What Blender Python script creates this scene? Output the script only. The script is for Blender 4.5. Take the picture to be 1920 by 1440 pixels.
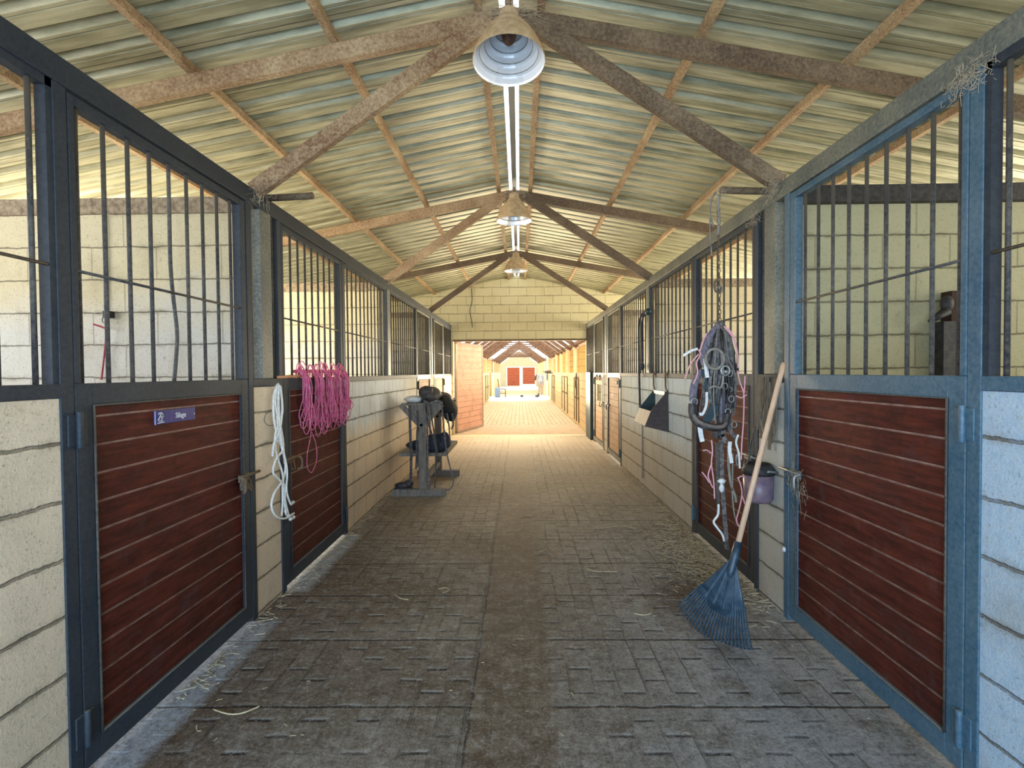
import bpy, math, random
from mathutils import Vector, Matrix
random.seed(7)
for o in list(bpy.data.objects): bpy.data.objects.remove(o)
S = bpy.context.scene
COL = S.collection
# ------------------------------------------------------------------ camera, world, sun, big lights, exposure
CAMP = Vector((0.015, 0.0, 1.447))
RX = (0.9998611939429995, 0.008725656448650788, 0.014193511419651772)
RY = (0.013995118234576985, 0.022392189175323172, -0.9996513024697846)
RZ = (-0.009040437626568587, 0.9997111846845952, 0.02226696441016297)
cd = bpy.data.cameras.new('camera'); cam = bpy.data.objects.new('camera', cd); COL.objects.link(cam)
cam.matrix_world = Matrix.Translation(CAMP) @ Matrix((RX, RY, RZ)).to_4x4()
cd.sensor_width = 36; cd.lens = 1000 / 1920 * 36; cd.clip_start = 0.05; cd.clip_end = 400
S.camera = cam
S.view_settings.view_transform = 'Standard'; S.view_settings.look = 'None'; S.view_settings.gamma = 1
S.view_settings.use_curve_mapping = False
S.view_settings.exposure = 0.62
S.cycles.max_bounces = 10; S.cycles.diffuse_bounces = 6; S.cycles.sample_clamp_indirect = 6
wd = bpy.data.worlds.new('sky'); S.world = wd; wd.use_nodes = True
bg = wd.node_tree.nodes['Background']; bg.inputs[0].default_value = (0.80, 0.90, 1.0, 1); bg.inputs[1].default_value = 2.2
sd = bpy.data.lights.new('sun', 'SUN'); sd.energy = 4.5; sd.angle = math.radians(1); sd.color = (1, .93, .8)
sun = bpy.data.objects.new('sun', sd); COL.objects.link(sun); sun.rotation_euler = (math.radians(-25), math.radians(10), 0)

def area(name, loc, target, sx, sy, power, color):
    d = bpy.data.lights.new(name, 'AREA'); d.shape = 'RECTANGLE'; d.size = sx; d.size_y = sy; d.energy = power; d.color = color
    o = bpy.data.objects.new(name, d); COL.objects.link(o); o.location = loc
    o.rotation_euler = (Vector(target) - Vector(loc)).to_track_quat('-Z', 'Y').to_euler()
    return o
BLUE = (.40, .68, 1.0); WARM = (1.0, .82, .50); CREAM = (1.0, .92, .72); COOL = (.86, .93, 1.0)
area('entrance_daylight', (-.5, -1.5, .95), (.75, 3.2, .55), 2.2, 1.5, 95, BLUE)
for i, (yc, pl, pr_) in enumerate(((1.7, 48, 26), (4.9, 130, 60), (8.0, 30, 110), (11.0, 20, 100))):  # added fill lamps at the unseen outer sides of the stalls
    area('stall_fill_left', (-4.72, yc - .5, 2.0), (-2.6, yc + 1.6, 1.5), 2.0, 1.1, pl, CREAM if i else (.92, .95, 1))
    area('stall_fill_right', (4.72, yc, 2.0), (1.5, yc + .5, 1.6), 2.6, 1.1, pr_, CREAM)
for yc, pw in ((14.0, 85), (18.0, 230), (22.5, 230), (26.5, 230)):  # added warm fill lamps, brighten the far barn from its unseen sides
    area('far_barn_fill', (4.6, yc, 1.9), (0, yc, 1.2), 2.4, .9, pw, WARM)
    area('far_barn_fill', (-4.6, yc, 1.9), (0, yc, 1.2), 2.4, .9, pw, WARM)
area('doorway_fill', (0, 12.56, 1.35), (0, 6.0, 2.3), 2.6, 1.3, 125, (1, .84, .58))  # added lamp floating in the doorway, throws warm light up the ceiling
for yc in (36.5, 41.5):  # added warm fill lamps for the third barn
    area('far_wing_fill', (4.6, yc, 1.9), (0, yc, 1.4), 3.6, .9, 420, WARM)

# ------------------------------------------------------------------ helpers
def at(px, py, Y):
    c = Vector(((px - 960) / 1000, (720 - py) / 1000, -1)); r = Matrix((RX, RY, RZ)) @ c
    return CAMP + r * (Y / r.y)
def tag(o, label=None, cat=None, group=None, kind=None):
    if label: o['label'] = label
    if cat: o['category'] = cat
    if group: o['group'] = group
    if kind: o['kind'] = kind
    return o
def thing(name, loc, label, cat, group=None):
    o = bpy.data.objects.new(name, None); o.empty_display_size = .1; COL.objects.link(o); o.location = loc
    o['origin'] = 1
    del o['origin']
    ORG[o.name] = Vector(loc)
    return tag(o, label, cat, group)
ORG = {}
class MB:
    def __init__(s): s.v = []; s.f = []; s.sm = []
    def add(s, vs, fs, smooth=False):
        n = len(s.v); s.v += [tuple(v) for v in vs]
        for f in fs: s.f.append([n + i for i in f]); s.sm.append(smooth)
        return s
    def box(s, x0, x1, y0, y1, z0, z1):
        x0, x1 = sorted((x0, x1)); y0, y1 = sorted((y0, y1)); z0, z1 = sorted((z0, z1))
        return s.add([(x, y, z) for x in (x0, x1) for y in (y0, y1) for z in (z0, z1)],
                     [(0, 1, 3, 2), (4, 6, 7, 5), (0, 4, 5, 1), (2, 3, 7, 6), (0, 2, 6, 4), (1, 5, 7, 3)])
    def bar(s, p, q, w, h, up=(0, 0, 1)):
        p = Vector(p); q = Vector(q); d = (q - p).normalized(); u = Vector(up)
        a = d.cross(u).normalized(); b = a.cross(d)
        c = [(-1, -1), (1, -1), (1, 1), (-1, 1)]
        vs = [e + a * (i * w / 2) + b * (j * h / 2) for e in (p, q) for i, j in c]
        return s.add(vs, [(3, 2, 1, 0), (4, 5, 6, 7), (0, 1, 5, 4), (1, 2, 6, 5), (2, 3, 7, 6), (3, 0, 4, 7)])
    def tube(s, pts, r, n=8, closed=False):
        pts = [Vector(p) for p in pts]; m = len(pts)
        rs = r if isinstance(r, (list, tuple)) else [r] * m
        a = None; rings = []
        for i, p in enumerate(pts):
            if closed: t = (pts[(i + 1) % m] - pts[i - 1])
            else: t = pts[min(i + 1, m - 1)] - pts[max(i - 1, 0)]
            t = t.normalized() if t.length > 1e-9 else Vector((0, 0, 1))
            if a is None: a = t.orthogonal().normalized()
            a = (a - t * a.dot(t)); a = a.normalized() if a.length > 1e-6 else t.orthogonal().normalized()
            b = t.cross(a)
            rings.append([p + (a * math.cos(k * 2 * math.pi / n) + b * math.sin(k * 2 * math.pi / n)) * rs[i] for k in range(n)])
        vs = [v for g in rings for v in g]; fs = []
        for i in range(m if closed else m - 1):
            j = (i + 1) % m
            for k in range(n): fs.append((i * n + k, i * n + (k + 1) % n, j * n + (k + 1) % n, j * n + k))
        if not closed: fs += [tuple(range(n - 1, -1, -1)), tuple((m - 1) * n + k for k in range(n))]
        return s.add(vs, fs, True)
    def strap(s, pts, w, t, side=None):
        pts = [Vector(p) for p in pts]; m = len(pts); vs = []
        for i, p in enumerate(pts):
            d = (pts[min(i + 1, m - 1)] - pts[max(i - 1, 0)]).normalized()
            sd_ = Vector(side) if side else Vector((1, 0, 0))
            sd_ = (sd_ - d * sd_.dot(d)); sd_ = sd_.normalized() if sd_.length > 1e-4 else d.orthogonal().normalized()
            nn = d.cross(sd_)
            vs += [p - sd_ * w / 2 - nn * t / 2, p + sd_ * w / 2 - nn * t / 2, p + sd_ * w / 2 + nn * t / 2, p - sd_ * w / 2 + nn * t / 2]
        fs = []
        for i in range(m - 1):
            for k in range(4): fs.append((i * 4 + k, i * 4 + (k + 1) % 4, i * 4 + 4 + (k + 1) % 4, i * 4 + 4 + k))
        fs += [(3, 2, 1, 0), tuple((m - 1) * 4 + k for k in range(4))]
        return s.add(vs, fs)
    def prism(s, poly, ext):
        ext = Vector(ext); n = len(poly); vs = [Vector(p) for p in poly] + [Vector(p) + ext for p in poly]
        return s.add(vs, [tuple(range(n - 1, -1, -1)), tuple(range(n, 2 * n))] + [(i, (i + 1) % n, n + (i + 1) % n, n + i) for i in range(n)])
    def lathe(s, prof, c, n=40, tilt=None):
        c = Vector(c); T = Matrix.Rotation(tilt or 0, 3, 'X'); vs = []
        for r, z in prof:
            for k in range(n):
                a = 2 * math.pi * k / n; vs.append(c + T @ Vector((r * math.cos(a), r * math.sin(a), z)))
        fs = [(i * n + k, i * n + (k + 1) % n, (i + 1) * n + (k + 1) % n, (i + 1) * n + k) for i in range(len(prof) - 1) for k in range(n)]
        return s.add(vs, fs, True)
    def blob(s, c, rad, n=16, m=10, nz=.0, rot=None):
        c = Vector(c); vs = []; fs = []
        for i in range(m + 1):
            t = math.pi * i / m
            for k in range(n):
                a = 2 * math.pi * k / n; v = Vector((rad[0] * math.sin(t) * math.cos(a), rad[1] * math.sin(t) * math.sin(a), rad[2] * math.cos(t)))
                v *= 1 + nz * math.sin(5 * a + 3 * t) * math.sin(t)
                if rot: v = rot @ v
                vs.append(c + v)
        for i in range(m):
            for k in range(n): fs.append((i * n + k, i * n + n + k, i * n + n + (k + 1) % n, i * n + (k + 1) % n))
        return s.add(vs, fs, True)
    def build(s, name, mat, parent=None, bevel=0, solid=0):
        org = Vector((0, 0, 0))
        p = parent
        while p is not None and p.parent is not None: p = p.parent
        if p is not None: org = ORG[p.name]
        me = bpy.data.meshes.new(name); me.from_pydata([Vector(v) - org for v in s.v], [], s.f)
        me.polygons.foreach_set('use_smooth', s.sm); me.materials.append(mat); me.update()
        o = bpy.data.objects.new(name, me); COL.objects.link(o)
        if parent is not None: o.parent = parent
        if bevel:
            b = o.modifiers.new('bevel', 'BEVEL'); b.width = bevel; b.segments = 2; b.limit_method = 'ANGLE'
        if solid:
            b = o.modifiers.new('solid', 'SOLIDIFY'); b.thickness = solid; b.offset = 0
        return o
def struct(name, mb, mat, **k):
    return tag(mb.build(name, mat, **k), kind='structure')
def solo(name, mb, mat, label, cat, group=None, kind=None, **k):
    return tag(mb.build(name, mat, **k), label, cat, group, kind)
def smooth(pts, n=6):
    pts = [Vector(p) for p in pts]; out = []
    for i in range(len(pts) - 1):
        p0 = pts[max(i - 1, 0)]; p1 = pts[i]; p2 = pts[i + 1]; p3 = pts[min(i + 2, len(pts) - 1)]
        for k in range(n):
            t = k / n
            out.append(.5 * ((2 * p1) + (p2 - p0) * t + (2 * p0 - 5 * p1 + 4 * p2 - p3) * t * t + (3 * p1 - p0 - 3 * p2 + p3) * t ** 3))
    return out + [pts[-1]]
U = random.uniform

# ------------------------------------------------------------------ materials
class NT:
    def __init__(s, name):
        s.m = bpy.data.materials.new(name); s.m.use_nodes = True; s.t = s.m.node_tree; s.p = s.t.nodes['Principled BSDF']
        s.g = s.t.nodes.new('ShaderNodeNewGeometry').outputs['Position']
    def n(s, typ, ins=None, **at_):
        x = s.t.nodes.new(typ)
        for k, v in at_.items(): setattr(x, k, v)
        for k, v in (ins or {}).items():
            if isinstance(v, bpy.types.NodeSocket): s.t.links.new(v, x.inputs[k])
            else: x.inputs[k].default_value = v
        return x
    def math(s, op, a, b=None, c=None):
        ins = {0: a}
        if b is not None: ins[1] = b
        if c is not None: ins[2] = c
        return s.n('ShaderNodeMath', ins, operation=op).outputs[0]
    def sep(s):
        return s.n('ShaderNodeSeparateXYZ', {0: s.g}).outputs
    def comb(s, x=0., y=0., z=0.): return s.n('ShaderNodeCombineXYZ', {0: x, 1: y, 2: z}).outputs[0]
    def noise(s, scale, detail=4, rough=.6, vec=None, stretch=None):
        v = vec or s.g
        if stretch: v = s.n('ShaderNodeVectorMath', {0: v, 1: stretch}, operation='MULTIPLY').outputs[0]
        return s.n('ShaderNodeTexNoise', {'Vector': v, 'Scale': scale, 'Detail': detail, 'Roughness': rough}).outputs['Fac']
    def rng(s, v, a, b, c=0., d=1.):
        return s.n('ShaderNodeMapRange', {0: v, 1: a, 2: b, 3: c, 4: d}, clamp=True).outputs[0]
    def mix(s, f, a, b, blend='MIX'):
        x = s.n('ShaderNodeMix', data_type='RGBA', blend_type=blend)
        for i, v in ((0, f), (6, a), (7, b)):
            if isinstance(v, bpy.types.NodeSocket): s.t.links.new(v, x.inputs[i])
            else: x.inputs[i].default_value = v if i == 0 else (*v, 1) if len(v) == 3 else v
        return x.outputs[2]
    def out(s, col, rough=.7, bump=None, strength=.4, dist=.01, metal=0., spec=None):
        if isinstance(col, tuple): s.p.inputs['Base Color'].default_value = (*col, 1)
        else: s.t.links.new(col, s.p.inputs['Base Color'])
        if isinstance(rough, float): s.p.inputs['Roughness'].default_value = rough
        else: s.t.links.new(rough, s.p.inputs['Roughness'])
        s.p.inputs['Metallic'].default_value = metal
        if spec is not None: s.p.inputs['Specular IOR Level'].default_value = spec
        if bump is not None:
            b = s.n('ShaderNodeBump', {'Height': bump, 'Strength': strength, 'Distance': dist})
            s.t.links.new(b.outputs[0], s.p.inputs['Normal'])
        return s.m
def simple(name, c1, c2, scale=20, rough=.7, lo=.4, hi=.65, bump=.3, metal=0., stretch=None):
    t = NT(name); f = t.noise(scale, 6, .65, stretch=stretch)
    return t.out(t.mix(t.rng(f, lo, hi), c1, c2), rough, f, bump, .004, metal)

def block_mat(name, axis, c1, c2, low, white=None, white_rng=None, stain=(.30, .24, .15), joint=(.16, .13, .09), jw=.007, dark_joint=.8, vj=.6, zoff=None):
    t = NT(name); x, y, z = t.sep(); u = y if axis == 'Y' else x
    wob = t.noise(7, 6, .75); zz = t.math('ADD', t.math('ADD', z, (-.015 if axis == 'Y' else 0.) if zoff is None else zoff), t.math('MULTIPLY', t.math('SUBTRACT', wob, .5), .03))
    v = t.comb(u, zz, 0.)
    b = t.n('ShaderNodeTexBrick', {'Vector': v, 'Color1': (0, 0, 0, 1), 'Color2': (1, 1, 1, 1), 'Mortar': (.5, .5, .5, 1), 'Scale': 1.0,
            'Mortar Size': jw, 'Mortar Smooth': .35, 'Brick Width': .4, 'Row Height': .2}, offset=.5)
    fine = t.noise(40, 6, .78); big = t.noise(2.2, 4, .6); pit = t.noise(110, 3, .6)
    col = t.mix(t.math('MULTIPLY', b.outputs['Color'], .35), c1, c2)
    col = t.mix(t.rng(t.math('ADD', z, t.math('MULTIPLY', big, .8)), *((2.05, 2.45) if name.startswith('painted block partition') else (.7, 1.5))), low, col)
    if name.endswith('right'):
        col = t.mix(t.rng(y, 3.0, 2.2), col, t.mix(t.rng(fine, .4, .6), (.40, .50, .60), (.50, .58, .66)))  # near end bluer: cool entrance daylight put into the wall colour
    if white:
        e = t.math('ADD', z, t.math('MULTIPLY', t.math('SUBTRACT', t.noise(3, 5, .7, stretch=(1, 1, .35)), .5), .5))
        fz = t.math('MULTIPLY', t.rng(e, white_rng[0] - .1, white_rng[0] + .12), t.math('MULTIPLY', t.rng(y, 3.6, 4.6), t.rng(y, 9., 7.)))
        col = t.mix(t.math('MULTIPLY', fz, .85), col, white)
    col = t.mix(t.math('MULTIPLY', t.rng(fine, .55, .72), .45), col, stain)
    col = t.mix(t.math('MULTIPLY', t.rng(big, .52, .75), .35), col, stain)
    col = t.mix(t.math('MULTIPLY', t.rng(pit, .60, .70), .5), col, tuple(q * .45 for q in stain))
    col = t.mix(t.math('MULTIPLY', t.rng(t.noise(16, 6, .8), .60, .68), .45), col, tuple(q * .6 for q in stain))
    drip = t.noise(6, 4, .6, stretch=(1, 1, .12))
    col = t.mix(t.math('MULTIPLY', t.rng(drip, .58, .75), .3), col, stain)
    hl = t.rng(t.math('ABSOLUTE', t.math('SUBTRACT', t.math('FRACT', t.math('DIVIDE', zz, .2)), .5)), .5 - jw * 5.5, .5 - jw * 1.5)
    jm = t.math('MAXIMUM', hl, t.math('MULTIPLY', b.outputs['Fac'], t.math('MULTIPLY', t.rng(y, 3.5, 5., 0. if axis == 'Y' else 1., 1.), vj)))
    sm_ = t.math('MULTIPLY', t.rng(t.math('ABSOLUTE', t.math('SUBTRACT', t.math('FRACT', t.math('DIVIDE', zz, .2)), .5)), .36, .5), t.rng(t.noise(4.5, 6, .75), .48, .6))
    col = t.mix(t.math('MULTIPLY', sm_, .55), col, tuple(q * .7 for q in stain))
    jn = t.math('MULTIPLY', jm, t.rng(t.noise(5, 4, .7), .3, .55, dark_joint * .45, dark_joint))
    col = t.mix(jn, col, joint)
    h = t.math('SUBTRACT', t.math('ADD', t.math('MULTIPLY', fine, .35), t.math('MULTIPLY', pit, .2)), jm)
    return t.out(col, .9, h, .9, .012, spec=.2)
CREAMB = (.70, .63, .46)
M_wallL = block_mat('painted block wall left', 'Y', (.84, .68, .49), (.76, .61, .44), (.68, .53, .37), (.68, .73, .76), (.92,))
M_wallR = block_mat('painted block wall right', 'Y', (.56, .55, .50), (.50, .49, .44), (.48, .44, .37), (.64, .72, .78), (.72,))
M_part = block_mat('painted block partition', 'X', (.74, .64, .42), (.70, .60, .40), (.66, .64, .58), jw=.004, dark_joint=.6, zoff=-.035)  # yellow top rows over whiter ones: stall lighting gradient put into the colour
M_partR = block_mat('dingy block partition', 'X', (.50, .47, .30), (.44, .41, .26), (.42, .40, .28), jw=.005, dark_joint=.7, zoff=-.05)
M_gable = block_mat('cream block gable', 'X', (.74, .68, .44), (.70, .63, .40), (.7, .64, .42), stain=(.55, .47, .28), joint=(.30, .24, .13), jw=.006, dark_joint=.7, vj=.9)
M_far = block_mat('yellow block far wall', 'X', (.60, .44, .20), (.55, .40, .17), (.55, .38, .15), stain=(.6, .45, .2), joint=(.45, .34, .15), jw=.008, dark_joint=.6)
M_farY = block_mat('yellow block far knee wall', 'Y', (.86, .76, .48), (.82, .72, .45), (.8, .66, .4), stain=(.6, .45, .2), joint=(.5, .38, .2), jw=.008, dark_joint=.5)
M_band = simple('rough concrete band', (.42, .33, .22), (.20, .14, .09), 30, .9, bump=.6)

def steel_mat(name, base, dust, amt=.5, rough=.5):
    t = NT(name); f = t.noise(60, 5, .75); g = t.noise(3, 4, .6); n = t.n('ShaderNodeNewGeometry').outputs['Normal']
    nz = t.n('ShaderNodeSeparateXYZ', {0: n}).outputs[2]
    k = t.math('MULTIPLY', t.rng(t.math('ADD', f, t.math('MULTIPLY', g, .6)), .62, 1.05), amt)
    k = t.math('MAXIMUM', k, t.rng(nz, .3, .9, 0., .75))
    return t.out(t.mix(k, base, dust), rough, f, .25, .003)
M_steel = steel_mat('dusty slate blue steel', (.009, .018, .032), (.17, .17, .15), .20, .62)  # dark copy of the steel, shade on the left fronts put into the colour
M_steelT = steel_mat('dusty lit steel beam', (.06, .075, .08), (.30, .28, .20), .85)  # dust, plus light on the right beam and far fronts put into the colour
M_steelB = steel_mat('blue lit steel', (.025, .085, .14), (.24, .30, .32), .45, .45)  # same steel, cool daylight on the near right put into the colour
M_bar = steel_mat('grey steel bar', (.014, .016, .022), (.27, .22, .16), .5, .65)
M_rust = steel_mat('rusty dusty steel', (.17, .085, .04), (.52, .38, .22), 1., .8)
M_rust2 = steel_mat('dark rusty steel', (.07, .042, .025), (.32, .23, .14), .75, .8)
M_purlin = steel_mat('rust brown purlin', (.20, .10, .045), (.56, .42, .24), 1., .8)
M_black = simple('black steel', (.012, .012, .015), (.05, .045, .04), 30, .6)
M_galv = simple('galvanised steel', (.35, .36, .36), (.22, .22, .21), 40, .45, metal=.6)

def plank_mat(name, c1, c2, line, pitch=.107, lw=.05, dusty=(.32, .22, .2), dust=.45, z0=.12):
    t = NT(name); x, y, z = t.sep()
    q = t.math('FRACT', t.math('DIVIDE', t.math('SUBTRACT', z, z0), pitch))
    e = t.math('MINIMUM', q, t.math('SUBTRACT', 1., q)); ln = t.rng(e, lw * .5, lw, 1., 0.)
    idx = t.math('FLOOR', t.math('DIVIDE', t.math('SUBTRACT', z, z0), pitch))
    ny = t.comb(t.math('MULTIPLY', x, 3.), t.math('MULTIPLY', y, 2.5), t.math('ADD', t.math('MULTIPLY', z, 22.), t.math('MULTIPLY', idx, 7.3)))
    gr = t.n('ShaderNodeTexNoise', {'Vector': ny, 'Scale': 2.2, 'Detail': 8, 'Roughness': .65}).outputs['Fac']
    col = t.mix(t.rng(gr, .3, .7), c1, c2)
    d = t.noise(7, 7, .75); f = t.noise(90, 3, .6)
    bl = t.noise(3.5, 5, .65)
    col = t.mix(t.math('MULTIPLY', t.rng(bl, .5, .68), .5), col, tuple(q * .5 for q in c1))
    col = t.mix(t.math('MULTIPLY', t.rng(d, .52, .8), dust), col, dusty)
    col = t.mix(t.math('MULTIPLY', t.rng(f, .64, .78), .4), col, dusty)
    col = t.mix(t.math('MULTIPLY', ln, t.rng(t.noise(14, 5, .75), .3, .6, .25, .95)), col, line)
    h = t.math('SUBTRACT', t.math('MULTIPLY', gr, .3), ln)
    return t.out(col, t.rng(d, .3, .7, .55, .85), h, .5, .006, spec=.25)
M_red = plank_mat('dark red stained boards', (.034, .005, .003), (.13, .022, .011), (.52, .33, .26), dust=.30, dusty=(.24, .13, .12))
M_orange = plank_mat('varnished pine boards', (.44, .27, .16), (.54, .35, .22), (.22, .12, .07), lw=.03, dusty=(.75, .5, .35))
M_pink = plank_mat('pale pinkish pine boards', (.80, .46, .34), (.88, .56, .43), (.45, .22, .15), pitch=.135, lw=.03, dusty=(.8, .55, .42), z0=.06)
M_farred = plank_mat('orange red door boards', (.26, .045, .014), (.40, .08, .025), (.6, .3, .15), pitch=.22, lw=.04)
M_farwood = plank_mat('cream painted door boards', (.75, .62, .36), (.8, .68, .4), (.45, .33, .17), pitch=.3, lw=.02)

def roof_mat():
    t = NT('olive grey corrugated roof sheet'); f = t.noise(3, 6, .65, stretch=(.5, 5, 1)); g = t.noise(50, 4, .7)
    x, y, z = t.sep()
    big = t.noise(.8, 4, .6)
    col = t.mix(t.rng(f, .35, .65), (.17, .17, .10), (.52, .50, .35))
    col = t.mix(t.math('MULTIPLY', t.rng(big, .45, .7), .5), col, (.34, .31, .19))
    lap = t.math('ABSOLUTE', t.math('SUBTRACT', t.math('FRACT', t.math('DIVIDE', y, .76)), .5))
    col = t.mix(t.math('MULTIPLY', t.rng(lap, .492, .497), .8), col, (.06, .05, .03))
    col = t.mix(t.math('MULTIPLY', t.rng(g, .6, .75), .35), col, (.2, .16, .1))
    return t.out(col, .5, g, .15, .003, metal=.25)
M_roof = roof_mat()
M_roof2x = simple('pale dusty roof sheet', (.78, .70, .58), (.6, .52, .42), 3, .8)
M_rafter2 = simple('brown roof rafter', (.16, .10, .07), (.28, .19, .13), 10, .9)

def floor_mat():
    t = NT('worn herringbone pavers'); w = .115
    x, y, z = t.sep()
    dx = t.math('MULTIPLY', t.math('SUBTRACT', t.noise(6, 3), .5), .025); dy = t.math('MULTIPLY', t.math('SUBTRACT', t.noise(5, 3, vec=t.comb(t.math('ADD', x, 9.), y, 0.)), .5), .025)
    X = t.math('DIVIDE', t.math('ADD', t.math('ADD', x, dx), 10.), w); Y = t.math('DIVIDE', t.math('ADD', t.math('ADD', y, dy), 10.), w)
    Yb = t.math('DIVIDE', t.math('ADD', t.math('ADD', y, dy), 10.), .1917)
    i = t.math('FLOOR', X); fx = t.math('FRACT', X)
    par = t.math('FLOORED_MODULO', i, 2.); Yc = t.math('ADD', Yb, t.math('MULTIPLY', par, .5)); j = t.math('FLOOR', Yc); fy = t.math('FRACT', Yc)
    wn = t.n('ShaderNodeTexWhiteNoise', {'Vector': t.comb(i, j, 0.)}, noise_dimensions='2D').outputs['Value']
    wn2 = t.n('ShaderNodeTexWhiteNoise', {'Vector': t.comb(j, i, 0.)}, noise_dimensions='2D').outputs['Value']
    e = .07
    lon = t.math('MAXIMUM', t.rng(fx, e * .4, e, 1., 0.), t.rng(fx, 1 - e, 1 - e * .4))
    tra = t.math('MULTIPLY', t.rng(fy, .065, .11, 1., 0.), t.rng(fx, .04, .12)); tra = t.math('MULTIPLY', tra, t.rng(fx, .96, .88))
    tra = t.math('MULTIPLY', tra, t.rng(wn, .2, .5, .1, 1.))
    isk1 = t.math('MULTIPLY', t.rng(wn, .35, .8), t.rng(fx, .06, .15))
    rr = t.math('FRACT', t.math('DIVIDE', t.math('ADD', t.math('ADD', y, dy), .026), .575)); rl = t.rng(t.math('ABSOLUTE', t.math('SUBTRACT', rr, .5)), .483, .495)
    inband = t.math('MULTIPLY', t.rng(t.math('ADD', x, dx), -.215, -.195), t.rng(t.math('ADD', x, dx), .13, .17, 1., 0.))
    nb = t.math('SUBTRACT', 1., t.math('MULTIPLY', inband, .85))
    vis = t.rng(t.noise(4, 5, .7), .35, .6, .4, 1.); vis2 = t.rng(t.noise(2.5, 4, .7, vec=t.comb(t.math('ADD', x, 4.), y, 0.)), .42, .6)
    tra = t.math('MULTIPLY', t.math('MULTIPLY', tra, vis), nb); lon = t.math('MULTIPLY', t.math('MULTIPLY', lon, vis2), nb)
    rl = t.math('MULTIPLY', rl, nb)
    edge = t.math('MULTIPLY', t.rng(t.math('ABSOLUTE', t.math('ADD', t.math('ADD', x, dx), .207)), .002, .009, 1., 0.), .8)
    fine = t.noise(34, 8, .82); big = t.noise(1.3, 5, .6); mid = t.noise(6, 7, .75); grit = t.noise(120, 3, .7)
    brn = (.19, .105, .055); gry = (.60, .52, .43); pale = (.88, .82, .74)
    col = t.mix(t.rng(t.math('ADD', big, t.math('MULTIPLY', mid, .5)), .62, .9), (.25, .18, .115), gry)
    col = t.mix(t.math('MULTIPLY', t.rng(x, -1.45, -.5, 1., 0.), t.rng(y, 2., 5.5, .85, .2)), col, brn)  # left floor browner: lack of cool daylight there put into the colour
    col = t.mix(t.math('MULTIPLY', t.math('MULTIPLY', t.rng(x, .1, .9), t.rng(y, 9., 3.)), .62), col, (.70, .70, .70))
    col = t.mix(t.math('MULTIPLY', wn2, .22), col, (.12, .08, .05))
    col = t.mix(t.math('MULTIPLY', t.rng(t.noise(2.6, 7, .75), .5, .62), .65), col, (.16, .10, .06))
    col = t.mix(t.math('MULTIPLY', t.rng(fine, .55, .72), t.rng(mid, .4, .6, .1, .7)), col, pale)
    col = t.mix(t.math('MULTIPLY', t.rng(fine, .48, .3), .6), col, (.07, .045, .028))
    col = t.mix(t.math('MULTIPLY', inband, t.rng(y, 2., 10., .8, .35)), col, t.mix(t.rng(mid, .4, .65), (.16, .095, .045), (.42, .31, .21)))
    # damp brown patch with spilled dirt beside the right hand wall
    px = t.math('SUBTRACT', x, 1.05); py = t.math('SUBTRACT', y, 3.35)
    dd = t.math('ADD', t.math('POWER', t.math('DIVIDE', px, .28), 2.), t.math('POWER', t.math('DIVIDE', py, .5), 2.))
    col = t.mix(t.math('MULTIPLY', t.rng(t.math('ADD', dd, t.math('MULTIPLY', mid, 1.2)), .6, 1.7, 1., 0.), .75), col, (.10, .055, .025))
    col = t.mix(t.math('MULTIPLY', t.math('MAXIMUM', tra, t.math('MAXIMUM', rl, edge)), .95), col, (.008, .005, .003))
    col = t.mix(t.math('MULTIPLY', lon, .32), col, (.05, .033, .02))
    # pale lip on the brick edge beyond each transverse joint
    lipm = t.math('MULTIPLY', t.math('MULTIPLY', t.rng(fy, .12, .2, 1., 0.), t.rng(fy, .09, .11)), t.math('MULTIPLY', isk1, vis))
    col = t.mix(t.math('MULTIPLY', t.math('MULTIPLY', lipm, nb), .65), col, (.82, .79, .74))
    # light leaking under the stall doors, painted as pale strips on the floor
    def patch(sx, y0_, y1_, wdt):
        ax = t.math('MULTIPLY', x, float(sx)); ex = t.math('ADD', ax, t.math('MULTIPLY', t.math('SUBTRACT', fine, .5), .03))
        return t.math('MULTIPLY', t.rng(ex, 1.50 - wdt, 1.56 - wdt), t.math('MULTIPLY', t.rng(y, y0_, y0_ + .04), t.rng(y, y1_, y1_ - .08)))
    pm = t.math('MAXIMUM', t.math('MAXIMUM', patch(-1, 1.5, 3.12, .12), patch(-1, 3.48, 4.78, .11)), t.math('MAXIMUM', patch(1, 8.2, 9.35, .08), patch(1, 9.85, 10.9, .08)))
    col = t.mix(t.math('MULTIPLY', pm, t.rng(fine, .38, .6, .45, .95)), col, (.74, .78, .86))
    col = t.mix(t.math('MULTIPLY', t.rng(grit, .58, .70), .55), col, pale)
    col = t.mix(t.math('MULTIPLY', t.rng(grit, .44, .34), .6), col, (.05, .035, .025))
    cl = t.noise(13, 8, .85); cl2 = t.noise(45, 6, .85)
    col = t.mix(t.math('MULTIPLY', t.rng(cl, .52, .66), .5), col, (.86, .82, .76))
    col = t.mix(t.math('MULTIPLY', t.rng(cl, .47, .36), .65), col, (.07, .045, .028))
    col = t.mix(t.math('MULTIPLY', t.rng(cl2, .48, .38), .5), col, (.06, .04, .026))
    col = t.mix(t.math('MULTIPLY', t.rng(cl2, .55, .65), .4), col, (.9, .87, .82))
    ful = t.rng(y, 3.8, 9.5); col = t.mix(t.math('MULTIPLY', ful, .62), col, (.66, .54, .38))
    h = t.math('SUBTRACT', t.math('ADD', t.math('MULTIPLY', mid, .6), t.math('MULTIPLY', fine, .7)), t.math('MAXIMUM', t.math('MAXIMUM', tra, rl), t.math('MULTIPLY', lon, .6)))
    h = t.math('ADD', h, t.math('MULTIPLY', wn2, .5))
    return t.out(col, t.rng(mid, .3, .7, .6, .9), h, 1., .03, spec=.3)
M_floor = floor_mat()
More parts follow.
